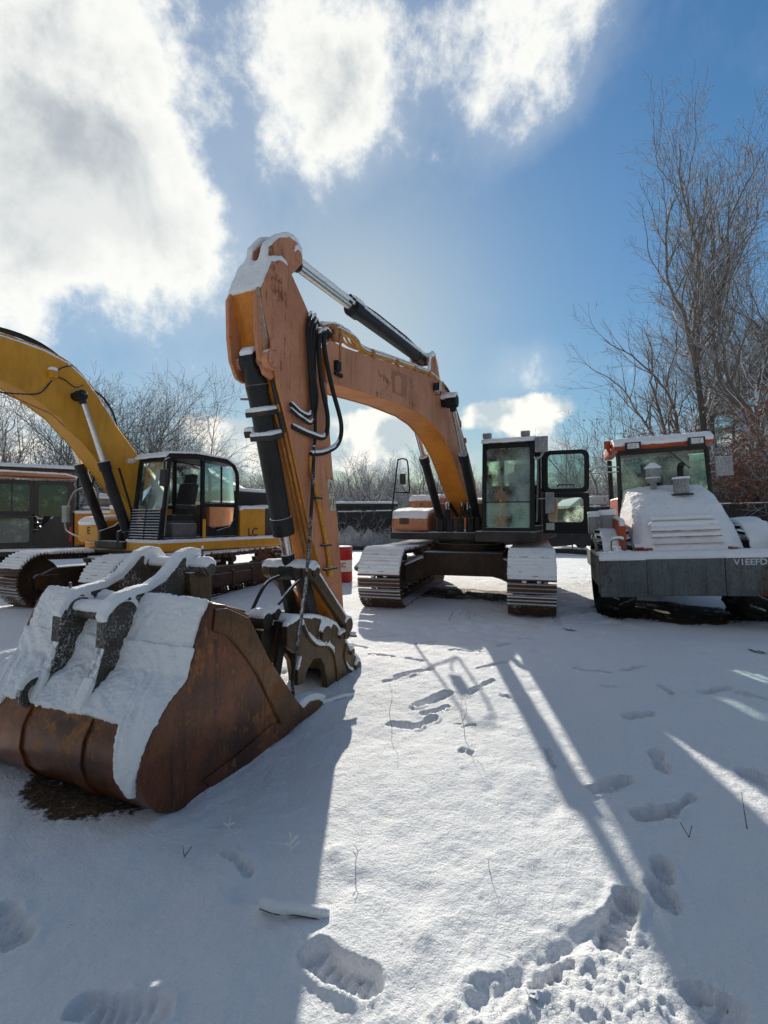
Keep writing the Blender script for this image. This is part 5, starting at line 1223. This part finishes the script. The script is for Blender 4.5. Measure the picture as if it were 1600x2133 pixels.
# ================================================================ fence with privacy screen
def fence(P0, P1, n, hgt, label, seed, torn=()):
    P0, P1 = Vector(P0), Vector(P1); L_ = (P1 - P0).length; a = math.atan2(P1.y - P0.y, P1.x - P0.x)
    f = thing('chain_link_fence', label, 'fence', (P0.x, P0.y, gz(P0.x, P0.y)), a)
    rg = random.Random(seed); sp = L_ / n
    for i in range(n + 1): MB().cyl((i * sp, 0, -.2), (i * sp, 0, hgt + .06), .035, seg=8).build('fence_post', M['galv'], f)
    MB().cyl((0, 0, hgt), (L_, 0, hgt), .022, seg=6).cyl((0, 0, .05), (L_, 0, .05), .01, seg=5).build('rail', M['galv'], f)
    m = MB(); st = .35; k = int(L_ / st)
    hh = int(hgt / st)
    for i in range(k):
        for s_ in (1, -1):
            x0 = i * st; x1 = x0 + s_ * hgt * .9
            m.tube([(x0, 0, .05), (x1, 0, hgt)], .0035, 3, cap=False)
    m.build('wire_mesh', M['galv'], f, smooth=0)
    # the screen: a hanging cloth with waves, sag and torn bites
    for i in range(n):
        x0 = i * sp; NX, NZ = 26, 16; vs = []; fs = []
        sag = rg.uniform(.0, .10); bow = rg.uniform(.03, .10); tn = [t_ for t_ in torn if t_[0] == i]
        for ix in range(NX + 1):
            u = ix / NX; top = hgt - .02 - sag * math.sin(math.pi * u) - .02 * abs(math.sin(u * 9 + i)); bot = .12 + .05 * math.sin(u * 7 + i * 2)
            for (_, c_, w_, d_, mode) in tn:
                e = math.exp(-((u - c_) / w_) ** 2)
                if mode == 'bot': bot += d_ * e
                else: top -= d_ * e
            bot = min(bot, top - .05)
            for iz in range(NZ + 1):
                v = iz / NZ; z = bot + (top - bot) * v
                y = -.05 - bow * math.sin(math.pi * u) * math.sin(math.pi * (1 - v) * .8) - .02 * math.sin(u * 25 + v * 3 + i) - .012 * math.sin(v * 14 + u * 9)
                vs.append((x0 + u * sp, y, z))
        for ix in range(NX):
            for iz in range(NZ): a0 = ix * (NZ + 1) + iz; fs.append((a0, a0 + NZ + 1, a0 + NZ + 2, a0 + 1))
        MB().add(vs, fs).build('privacy_screen', M['fence_fabric'], f, smooth=180)
    m = MB(); 
    for i in range(int(L_ / .3)):
        if rg.random() < .8: m.box((i * .3 + .15, -.03, hgt + .03), (.3, .06, .03 + .02 * rg.random()))
    m.build('snow_cover', M['snow_soft'], f, bevel=.01)
    return f
f1_ = fence((-2.6, 28.4), (20.5, 18.6), 8, 1.95, 'black screened chain link fence with a torn sagging screen behind the orange excavator and roller', 3,
      torn=((0, .25, .2, 1.0, 'bot'), (0, .62, .10, .9, 'bot'), (1, .1, .16, 1.2, 'bot'), (1, .75, .1, .25, 'top'), (2, .3, .1, .2, 'top')))
f1_.rotation_euler[1] = R(-.75)
fence((-30, 35.5), (-2.75, 28.45), 9, 1.9, 'black screened chain link fence running behind the yellow excavator at the left', 5)
# silt fence tube and fallen bits
m = MB(); rg = random.Random(9)
pts = [(-8 + i * 1.2, 25.8 - i * .36 + rg.uniform(-.1, .1), .12 + rg.uniform(0, .08)) for i in range(20)]
m.tube(catmull(pts, 4), .11, 8); ss = tag(m.build('silt_sock', M['fence_fabric']), 'long black silt sock lying in the snow in front of the fence', 'sock')
m = MB().prism([(-.9, 0), (-.5, .42), (.1, .55), (.9, .30), (1.3, .0)], -.5, .5)
tp = thing('tarp_pile', 'low black tarpaulin heap with snow ridges behind the orange excavator track', 'tarp', (-.05, 15.2, 0), R(10)); tpb = m.build('sheet', M['fence_fabric'], tp, bevel=.15, seg=3)
m = MB()
for (a_, b_) in (((-.75, -.45, .30), (-.45, .3, .50)), ((-.45, .3, .5), (.3, -.5, .56)), ((.3, -.5, .56), (.9, .2, .36))): m.tube([a_, b_], .035)
m.build('snow_cover', M['snow_soft'], tp)

# ================================================================ buildings and vehicles beyond the fence
hs_ = thing('house', 'white gabled house far away seen through the yellow excavator cab', 'house', (-15.5, 38, 0), R(6))
m = MB().bx(-4, 4, -3, 3, -.5, 3.9); m.prism([(-4, 3.9), (4, 3.9), (0, 6.1)], -2.99, 2.99); hw = m.build('wall', M['house_white'], hs_)
m = MB(); 
for s_ in (-1, 1): k = len(m.v); m.box((0, 0, 0), (4.9, 6.6, .12)); m.xform(Matrix.Translation((s_ * 2.1, 0, 5.05)) @ Matrix.Rotation(s_ * math.atan2(2.2, 4), 4, 'Y'), k)
rf = m.build('roof', M['cab_grey'], hs_); snow_cap([rf], .12, .4, .08, hs_, lump=.05)
for x, z in ((.8, 4.4), (-2, 1.6), (2, 1.6)):
    wn = MB().bx(x - .35, x + .35, -3.06, -3.0, z, z + .9).build('window', M['ink'], hw); MB().bx(x - .42, x + .42, -3.09, -3.061, z - .08, z - .0).build('sill', M['white_paint'], wn)
for (x, y, w_, h_, lab, c_) in ((-1.8, 36, 5.0, 2.7, 'low dark flat roofed shed beyond the fence left of the orange excavator', 'cab_grey'), (-9.6, 42, 9.0, 3.2, 'long grey flat roofed building far behind the yellow excavator hood', 'galv')):
    s_ = thing('shed', lab, 'building', (x, y, 0), R(3)); a1 = MB().bx(-w_ / 2, w_ / 2, -1.5, 1.5, -.3, h_ - .3).build('wall', M[c_], s_)
    rf = MB().bx(-w_ / 2 - .2, w_ / 2 + .2, -1.7, 1.7, h_ - .298, h_ - .1).build('roof', M['cab_grey'], s_); snow_cap([rf], .15, .5, .08, s_, lump=.05)
    MB().bx(-.5, .5, -1.54, -1.5, -.3, 1.9).build('door', M['ink'], s_)
vn = thing('white_van', 'white rounded van roof showing above the fence between the open cab door and roller', 'van', (12.0, 27.3, 0), R(8))
pr = [(-2.6, .4), (-2.6, 1.5), (-2.35, 2.2), (-1.8, 2.62), (-.9, 2.78), (.8, 2.8), (1.9, 2.66), (2.5, 2.3), (2.7, 1.4), (2.7, .4)]
vb = MB().prism(pr, -1, 1).build('body', M['white_paint'], vn, bevel=.12, seg=4)
for x0, x1 in ((-2.0, -1.1), (-.9, .3), (.5, 1.7)):
    wn = MB().bx(x0, x1, -1.02, -.995, 1.75, 2.3).build('side_window', M['glass_dark'], vb, bevel=.01)
for x in (-1.7, 1.7):
    wh = MB().cyl((x, -1.02, .36), (x, -.8, .36), .36, seg=24).build('wheel', M['tyre'], vn, bevel=.03); MB().cyl((x, -1.03, .36), (x, -.9, .36), .2, seg=16).build('rim', M['galv'], wh)
    wh = MB().cyl((x, 1.02, .36), (x, .8, .36), .36, seg=24).build('wheel', M['tyre'], vn, bevel=.03)

# ================================================================ trees
class TB:
    def __init__(s): s.v = []; s.f = []
    def seg(s, a, b, ra, rb, n):
        d = b - a
        if d.length < 1e-6: return
        d.normalize(); u = d.orthogonal().normalized(); w = d.cross(u); k = len(s.v)
        for p, r in ((a, ra), (b, rb)):
            for j in range(n):
                t_ = 2 * math.pi * j / n; q_ = p + (u * math.cos(t_) + w * math.sin(t_)) * r; s.v.append((q_.x, q_.y, q_.z))
        for j in range(n): j2 = (j + 1) % n; s.f.append((k + j, k + j2, k + n + j2, k + n + j))
    def mesh(s, name, mat):
        me = bpy.data.meshes.new(name); me.from_pydata(s.v, [], s.f); me.materials.append(mat); me.polygons.foreach_set('use_smooth', [True] * len(me.polygons)); return me


def grow(tb, rg, p, d, length, r, depth, cfg, leaves=None, tips=None):
    """one branch as a wandering chain that keeps throwing side shoots"""
    n = max(3, int(length / cfg['step'](r))); st = length / n; cur = p.copy(); dr = d.copy(); r0 = r
    for i in range(n):
        t_ = i / n
        dr = (dr + Vector((rg.gauss(0, 1), rg.gauss(0, 1), rg.gauss(0, .8))) * cfg['wob'] + Vector((0, 0, cfg['up'] * (1 if depth else .5))) ).normalized()
        if cfg.get('pull') and depth < 2: dr = (dr + cfg['pull'] * .06).normalized()
        nx = cur + dr * st; r1 = r0 * (1 - .78 * ((i + 1) / n)) if depth else r0 * (1 - .80 * ((i + 1) / n))
        rr_a = r0 * (1 - (.78 if depth else .80) * t_)
        rmin = cfg['rmin']
        tb.seg(cur, nx, max(rr_a, rmin), max(r1, rmin * .8), 8 if rr_a > .08 else 5 if rr_a > .025 else 3)
        cur = nx
        if depth < cfg['depth'] and t_ >= (cfg['bare'] if depth == 0 else .12):
            k = cfg['kids'][depth]; k = int(k) + (rg.random() < k - int(k))
            for _ in range(k):
                ax = dr.orthogonal().normalized(); ax = Matrix.Rotation(rg.uniform(0, 6.283), 3, dr) @ ax
                ang = rg.uniform(*cfg['ang'][min(depth, len(cfg['ang']) - 1)]); nd = (dr * math.cos(ang) + ax * math.sin(ang)).normalized()
                if cfg.get('pull') and depth == 0 and nd.dot(cfg['pull']) < -.2 and rg.random() < .5: continue
                ln = length * rg.uniform(*cfg['ratio'][min(depth, len(cfg['ratio']) - 1)]) * (1.05 - .55 * t_)
                if ln > cfg['minlen']: grow(tb, rg, cur.copy(), nd, ln, rr_a * rg.uniform(.45, .7), depth + 1, cfg, leaves, tips)
    if tips is not None: tips.append(cur)


def leafmesh(pts, rg, n, size, spread, name, mat, long=1.5):
    v = []; f = []
    for p in pts:
        for _ in range(n):
            c = p + Vector((rg.gauss(0, spread), rg.gauss(0, spread), rg.gauss(0, spread * .7))); a = Vector((rg.gauss(0, 1), rg.gauss(0, 1), rg.gauss(0, 1))).normalized(); b = a.orthogonal().normalized() * size * rg.uniform(.6, 1.2); a = a * size * long * rg.uniform(.6, 1.2)
            k = len(v); v += [tuple(c - a), tuple(c + b * .6), tuple(c + a), tuple(c - b * .6)]; f.append((k, k + 1, k + 2, k + 3))
    me = bpy.data.meshes.new(name); me.from_pydata(v, [], f); me.materials.append(mat); return me


def tree(name, label, cat, loc, h, r, cfg, seed, matn='bark', group=None, leaf=None, dirv=(0, 0, 1), rz=0):
    rg = random.Random(seed); root = thing(name, label, cat, loc, rz, group); cfg = dict(cfg)
    tb = TB(); tips = []; d0 = Vector(dirv).normalized()
    tr = TB(); cur = Vector((0, 0, -.3)); dr = d0.copy(); n = 14; bare = cfg['trunk'] * h; path = [cur.copy()]
    for i in range(n):
        nx = cur + dr * (bare / n); ra = r * (1 - .35 * i / n) * (1 + .35 * math.exp(-i * .9)); rb = r * (1 - .35 * (i + 1) / n) * (1 + .35 * math.exp(-(i + 1) * .9))
        tr.seg(cur, nx, ra, rb, 12); cur = nx; dr = (dr + Vector((rg.gauss(0, .02), rg.gauss(0, .02), .01))).normalized(); path.append(cur.copy())
        if cfg.get('low', 0) and i > 4 and rg.random() < cfg['low']:
            a = rg.uniform(0, 6.28); grow(tb, rg, cur.copy(), Vector((math.cos(a), math.sin(a), .25)).normalized(), h * rg.uniform(.12, .26), r * .18, 2, cfg, None, tips)
    for i in range(cfg['forks']):
        a = 2 * math.pi * (i + rg.random() * .6) / cfg['forks']; sp_ = cfg['fork_spread'] * rg.uniform(.4, 1.2)
        nd = (dr + Vector((math.cos(a), math.sin(a), 0)) * sp_ + (cfg.get('pull') or Vector()) * .25).normalized()
        grow(tb, rg, cur.copy(), nd, (h - bare) * rg.uniform(.8, 1.08), r * .58, 0, cfg, None, tips)
    for nm, t_, mt in (('trunk', tr, matn), ('crown', tb, 'branch' if matn == 'bark' else matn)):
        o = bpy.data.objects.new(nm, t_.mesh(nm, M[mt])); col.objects.link(o); o.parent = root
    if leaf:
        rl = random.Random(seed + 1); sel = [p for p in tips if rl.random() < leaf['frac'] and p.z < leaf.get('zmax', 99)]
        o = bpy.data.objects.new('leaves', leafmesh(sel, rl, leaf['n'], leaf['size'], leaf['spread'], 'leaves', M['oak_leaf'])); col.objects.link(o); o.parent = root
    return root


def copy_tree(root, loc, rz, sc, label=None):
    r = root.copy(); col.objects.link(r); r.location = loc; r.rotation_euler = (0, 0, rz); r.scale = (sc, sc, sc)
    if label: r['label'] = label
    for ch in list(root.children): c = ch.copy(); col.objects.link(c); c.parent = r
    return r


BIG = dict(step=lambda r: .42 if r > .05 else .24, wob=.14, up=.045, rmin=.007, bare=.0, depth=4, kids=[.70, .80, .74, .62], ang=[(.35, .8), (.4, .9), (.45, 1.0), (.5, 1.1)], ratio=[(.36, .66), (.30, .60), (.28, .55), (.3, .6)], minlen=.30, trunk=.34, forks=3, fork_spread=.35, low=.25)
def at(px, Y): return ((px - 800) / 1030. * Y, Y)
GR = 'bare trees at the right beyond the fence'
x, y = at(1412, 27); tree('bare_tree', 'spreading bare oak leaning left, the leftmost of the tall trees at the right', 'tree', (x, y, 0), 13.2, .19, dict(BIG, trunk=.36, pull=Vector((-.40, -.1, .2)), forks=4, fork_spread=.75, up=.02), 21, group=GR, dirv=(-.02, 0, 1), leaf=dict(frac=.10, n=7, size=.075, spread=.25, zmax=7.5))
x, y = at(1468, 25); tree('bare_tree', 'tallest bare tree with straight trunk forking high beside the leaning oak', 'tree', (x, y, 0), 20.5, .19, dict(BIG, trunk=.46, forks=4, fork_spread=.34, pull=Vector((.08, 0, .6))), 33, group=GR, dirv=(.03, 0, 1))
x, y = at(1500, 30); tree('bare_tree', 'slim dark bare tree directly right of the tallest straight trunk', 'tree', (x, y, 0), 16.0, .15, dict(BIG, trunk=.45, forks=3, fork_spread=.3), 12, group=GR, leaf=dict(frac=.10, n=7, size=.075, spread=.25, zmax=8))
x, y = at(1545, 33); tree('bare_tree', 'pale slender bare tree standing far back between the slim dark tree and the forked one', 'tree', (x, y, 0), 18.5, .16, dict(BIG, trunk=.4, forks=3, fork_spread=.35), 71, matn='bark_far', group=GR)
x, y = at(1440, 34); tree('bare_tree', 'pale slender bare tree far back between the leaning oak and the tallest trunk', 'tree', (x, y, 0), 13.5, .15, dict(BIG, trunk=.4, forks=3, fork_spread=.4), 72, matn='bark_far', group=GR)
x, y = at(1588, 24); tree('bare_tree', 'dark forked tree cut by the right edge of the photo', 'tree', (x, y, 0), 14.5, .20, dict(BIG, trunk=.36, forks=3, fork_spread=.45), 45, group=GR, dirv=(-.02, 0, 1), leaf=dict(frac=.12, n=7, size=.075, spread=.25, zmax=7))
x, y = at(1660, 27); tree('bare_tree', 'tall bare tree just outside the right edge reaching its branches in', 'tree', (x, y, 0), 17.5, .20, dict(BIG, trunk=.35, forks=3, fork_spread=.4, pull=Vector((-.6, 0, 0))), 46, group=GR)
SMALL = dict(BIG, depth=3, kids=[.9, .9, .7], trunk=.12, forks=3, fork_spread=.6, rmin=.007, low=.4, minlen=.25)
for i, (px, Y, h_) in enumerate(((1540, 22.8, 6.2), (1498, 23.5, 5.4), (1575, 21.8, 5.0), (1610, 21, 6.0), (1475, 24.5, 5.5))):
    x, y = at(px, Y)
    tree('young_oak', ['young oak with rusty leaves in the middle of the brown thicket', 'rusty leaved young oak just right of the roller mirror', 'short rusty leaved oak near the right edge above the fence', 'young brown oak at the very right edge of the frame', 'rusty leaved young oak behind the roller cab corner'][i], 'tree', (x, y, 0), h_, .07, SMALL, 60 + i, matn='twig_snowy', group='young oaks holding brown leaves', leaf=dict(frac=.6, n=8, size=.07, spread=.2))
# pines
def pine(label, loc, h, r, seed):
    rg = random.Random(seed); root = thing('pine_tree', label, 'tree', loc, 0, 'snowy pines behind the bare trees')
    tr = TB(); n = 12; tips = []
    for i in range(n): tr.seg(Vector((0, 0, h * i / n)), Vector((0, 0, h * (i + 1) / n)), r * (1 - i / n * .9), r * (1 - (i + 1) / n * .9), 8)
    for i in range(int(h * 6)):
        z = h * (.22 + .78 * i / (h * 6)); a = rg.uniform(0, 6.28); ln = (h * .22) * (1.1 - z / h) ** .7 * rg.uniform(.6, 1.1) + .3; p0 = Vector((0, 0, z)); d = Vector((math.cos(a), math.sin(a), .25))
        k = 5
        for j in range(k):
            p1 = p0 + d * (ln / k) + Vector((rg.gauss(0, .05), rg.gauss(0, .05), -.01)); tr.seg(p0, p1, .03 * (1 - j / k) + .008, .03 * (1 - (j + 1) / k) + .006, 3); p0 = p1
            if j > 0: tips += [p1 + Vector((rg.gauss(0, .16), rg.gauss(0, .16), rg.gauss(0, .08))) for _ in range(3)]
    o = bpy.data.objects.new('trunk', tr.mesh('trunk', M['bark'])); col.objects.link(o); o.parent = root
    me_ = leafmesh(tips, rg, 20, .028, .16, 'crown', M['needles'], long=5); o = bpy.data.objects.new('crown', me_); col.objects.link(o); o.parent = root
for i, (px, Y, h_) in enumerate(((1590, 33, 14.5), (1530, 35, 12.0), (1425, 31, 6.3), (1640, 30, 13), (1480, 38, 10.5))):
    x, y = at(px, Y); pine(['tall dark pine rising at the right edge behind the bare trees', 'pine between the slim tree and the right edge pine', 'small low pine behind the leaning oak trunk', 'pine just beyond the right edge of the photo', 'hazy pine deep behind the tallest bare trunk'][i], (x, y, 0), h_, .18, 80 + i)

# tree row at the left, far trees in the middle
MID = dict(step=lambda r: .42 if r > .05 else .27, wob=.14, up=.034, rmin=.009, bare=0, depth=4, kids=[.82, .88, .8, .6], ang=[(.4, .9), (.45, 1.1), (.5, 1.2), (.5, 1.2)], ratio=[(.38, .68), (.32, .6), (.3, .55), (.3, .6)], minlen=.40, trunk=.16, forks=5, fork_spread=.85, low=.3)
GL = 'bare snow laced trees behind the excavators'
protos = []
for i, (px, Y, h_, lab) in enumerate(((300, 34, 11.6, 'round crowned bare tree rising just right of the yellow boom'), (262, 33, 11.8, 'bare tree whose crown touches the back of the yellow boom'), (40, 30, 10.3, 'wide bare tree under the yellow boom at the left edge'), (150, 31, 9.5, 'bare tree framed under the arch of the yellow boom'), (765, 44, 7.4, 'small open crowned bare tree seen between the orange arm and boom'), (880, 46, 8.0, 'bare tree right behind the foot of the orange boom'), (1265, 40, 10.4, 'pale bare tree over the open cab door'), (1340, 41, 9.8, 'pale bare tree behind the roller cab'))):
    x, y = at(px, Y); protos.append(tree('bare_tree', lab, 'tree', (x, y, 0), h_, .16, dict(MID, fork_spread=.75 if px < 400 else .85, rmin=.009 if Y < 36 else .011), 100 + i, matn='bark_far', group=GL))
rg = random.Random(17)
places = [(-26, 36, 1.0), (-21.5, 38, .95), (-30, 34, 1.0), (375, 40, .9)]
far = []
pxs = [-80, -20, 60, 110, 180, 235, 330, 365, 400, 430, 470, 510, 545, 600, 640, 690, 715, 740, 795, 820, 850, 905, 935, 960, 990, 1020, 1060, 1100, 1140, 1170, 1200, 1225, 1300, 1365, 1390, 1430, 1455, 1510, 1545, 1570, 1620, 1680]
for i, px in enumerate(pxs):
    Y = rg.uniform(52, 78); x, y = at(px + rg.uniform(-8, 8), Y); hp = 6.5 + rg.random() * 3.5 if 450 < px < 1180 else 9 + 4 * rg.random()
    far.append((x, y, hp, px))
names = ['far bare tree on the horizon left of the yellow boom', 'far bare tree on the horizon behind the yellow cab', 'far bare tree on the horizon between the two excavators', 'far bare tree on the horizon over the orange cab', 'far bare tree on the horizon behind the roller']
ORD = ['first', 'second', 'third', 'fourth', 'fifth', 'sixth', 'seventh', 'eighth', 'ninth', 'tenth', 'eleventh', 'twelfth']; cnt = {}
for i, (x, y, hp, px) in enumerate(far):
    src = protos[4 + i % 4] if i % 3 else protos[i % 4]; hs0 = {0: 11.6, 1: 11.8, 2: 10.3, 3: 9.5, 4: 7.4, 5: 8.0, 6: 10.4, 7: 9.8}[protos.index(src)]
    lab = names[0] if px < 240 else names[1] if px < 560 else names[2] if px < 980 else names[3] if px < 1240 else names[4]
    k_3 = cnt.setdefault(lab, 0); cnt[lab] += 1
    c_ = copy_tree(src, (x, y, 0), rg.uniform(0, 6.28), hp / hs0, lab.replace('far bare tree', 'far %s bare tree' % ('tall' if hp > 10 else 'low' if hp < 8 else 'middling')) + ', ' + ORD[k_3] + ' from the left'); c_['group'] = {names[0]: 'far trees at the left', names[1]: 'far trees behind the yellow cab', names[2]: 'far trees in the middle', names[3]: 'far trees over the orange cab', names[4]: 'far trees at the right'}[lab]
# a mass of undergrowth and distant woodland
def brush(name, label, n, fx, hgt, seed, mat, lean=.5, r=.008, kind='stuff', cat='undergrowth'):
    rg = random.Random(seed); tb = TB()
    for i in range(n):
        x, y = fx(rg); b = Vector((x, y, 0)); h_ = hgt * rg.uniform(.4, 1.15)
        for _ in range(3):
            d = Vector((rg.gauss(0, lean), rg.gauss(0, lean), 1)).normalized(); p0 = b.copy(); k = 4
            for j in range(k):
                d = (d + Vector((rg.gauss(0, .25), rg.gauss(0, .25), rg.gauss(0, .1)))).normalized(); p1 = p0 + d * h_ / k; tb.seg(p0, p1, r * (1.4 - j * .3), r * (1.1 - j * .25), 3)
                for _ in range(2):
                    e = (d + Vector((rg.gauss(0, .8), rg.gauss(0, .8), rg.gauss(0, .4)))).normalized(); tb.seg(p1, p1 + e * h_ * .25, r * .7, r * .4, 3)
                p0 = p1
    o = bpy.data.objects.new(name, tb.mesh(name, M[mat])); col.objects.link(o); return tag(o, label, cat, kind=kind)
def fl(px0, px1, Y0, Y1):
    def f(rg): Y = rg.uniform(Y0, Y1); return at(rg.uniform(px0, px1), Y)
    return f
brush('thicket', 'snowy brush growing behind and through the torn fence in the middle', 1100, fl(690, 1000, 27.5, 36), 1.7, 1, 'twig_snowy')
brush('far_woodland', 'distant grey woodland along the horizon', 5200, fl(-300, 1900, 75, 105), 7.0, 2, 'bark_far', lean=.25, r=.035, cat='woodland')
brush('brown_thicket', 'dense snowy thicket beyond the fence at the right', 1900, fl(1430, 1760, 22.5, 32), 4.3, 3, 'twig_snowy', lean=.35, r=.010)
brush('weeds', 'thin snowy weeds poking up along the fence foot', 260, fl(690, 860, 24.0, 26.5), .9, 4, 'twig_snowy', lean=.5, r=.006)

# ================================================================ small things in the snow
def gp(px, py):
    x, y = G(px, py); i = int(np.searchsorted(yr, y)); j = int(np.searchsorted(TCOL, x / QROW[i])); return Vector((x, y, float(Z[i, j])))
def twig(px, py, pts, r, label, snow=False, group=None, mat='dry_grass'):
    b = gp(px, py); m = MB()
    for line in pts: m.tube(catmull([b + Vector(p) for p in line], 4), [r * (1 - .6 * i / max(1, (len(line) - 1) * 4)) for i in range((len(line) - 1) * 4 + 1)] if len(line) > 2 else r, 5)
    o = m.build('dry_stem', M[mat]); return tag(o, label, 'weed', group or 'dry weed stems in the snow')
twig(817, 1500, [[(0, 0, 0), (-.02, .0, .12), (.0, .0, .24), (-.02, .0, .34)]], .0022, 'tall thin dry stem standing near the left group of footprints')
twig(968, 1535, [[(0, 0, 0), (-.01, .0, .1), (-.03, .0, .2), (-.02, .0, .3)], [(-.02, .0, .12), (.01, .0, .2), (.0, .0, .27)]], .0022, 'forked dry stem casting a line just right of the trampled prints')
twig(1020, 1822, [[(0, 0, 0), (-.006, .0, .02), (-.008, .0, .05), (-.005, .0, .07)]], .0018, 'short single dry stem alone in the sunlit foreground snow')
twig(1550, 1728, [[(0, 0, 0), (-.006, .01, .08), (-.012, .02, .17)]], .003, 'straight brown stem standing in shade near the right edge')
twig(742, 1795, [[(0, 0, -.01), (.0, .0, .03), (.008, .0, .07), (-.008, .0, .10)], [(.008, .0, .07), (.025, .0, .08)], [(.0, .0, .05), (-.012, .0, .07)]], .0028, 'knobbly dry weed with small snow tufts near the shadow edge', mat='twig_snowy')
twig(608, 1752, [[(0, 0, -.01), (.0, .0, .05), (-.005, .0, .10)], [(0, 0, .02), (.035, .0, .05)], [(0, 0, .03), (-.03, .01, .04)], [(0, 0, .05), (.03, .0, .08)]], .007, 'tiny snow covered sprig in the blue shadow of the arm', mat='snow_soft')
twig(390, 1748, [[(0, 0, -.01), (-.01, 0, .03), (-.012, 0, .06)], [(0, 0, .01), (.03, 0, .05)]], .0025, 'little forked twig in the shade below the bucket')
twig(480, 1690, [[(0, 0, -.01), (0, .0, .03), (.01, 0, .06)], [(0, 0, .01), (-.03, 0, .03)], [(0, 0, .02), (.03, 0, .03)]], .006, 'small snowy sprout close to the bucket corner', mat='snow_soft')
twig(975, 1288, [[(-.30, 0, 0), (-.26, 0, .07), (-.20, .02, .14), (-.10, .03, .16), (.02, 0, .12), (.12, 0, .10), (.24, .02, .03)], [(-.20, .02, .14), (-.25, 0, .10), (-.27, .02, .05)], [(-.10, .03, .16), (-.13, .0, .11), (-.12, 0, .07)], [(.02, 0, .12), (-.02, .02, .08), (.0, 0, .05)], [(.12, 0, .1), (.09, .02, .06), (.11, 0, .03)], [(.0, 0, 0), (.03, 0, .07), (.02, 0, .12)]], .005, 'bent clump of dark dead weeds in front of the orange excavator', mat='bark')
twig(1430, 1745, [[(0, 0, 0), (-.03, .02, .06)], [(0, 0, 0), (.02, .01, .05)]], .002, 'faint pair of grass blades near the long drag print')
# log
b0 = gp(548, 1888); b1_ = gp(640, 1893)
lg_ = thing('fallen_stick', 'dark broken stick with a snow ridge lying at the edge of the arm shadow', 'stick', b0)
dv = b1_ - b0; m = MB().tube(catmull([(-.005, 0, .022), (dv.x * .35, dv.y * .35 - .01, .012), (dv.x * .8, dv.y * .8, .004), (dv.x * 1.5, dv.y * 1.5 + .01, -.02)], 5), .011, 8)
sk = m.build('stick_body', M['wood_log'], lg_); snow_cap([sk], .028, .1, .007, lg_, lump=.01, along=.3)
for i, (px, py, s_, lab) in enumerate(((155, 1890, .010, 'tiny dark leaf on the shaded snow at the lower left'), (1105, 2082, .014, 'dark chip of wood in the churned snow at the bottom'), (1186, 1308, .05, 'brown leaf clump lying in front of the orange excavator right track'), (1575, 1357, .05, 'small dark twig bit on the snow in front of the roller'))):
    b = gp(px, py); m = MB()
    for k_2 in range(4): m.box((b.x + s_ * math.sin(k_2 * 2), b.y + s_ * math.cos(k_2 * 3) * .6, b.z + s_ * .35), (s_ * 1.6, s_ * .8, s_ * .2), Matrix.Rotation(k_2 * .9, 3, 'Z') @ Matrix.Rotation(.5 * math.sin(k_2), 3, 'X'))
    tag(m.build('debris', M['wood_log'], bevel=s_ * .05), lab, 'debris')
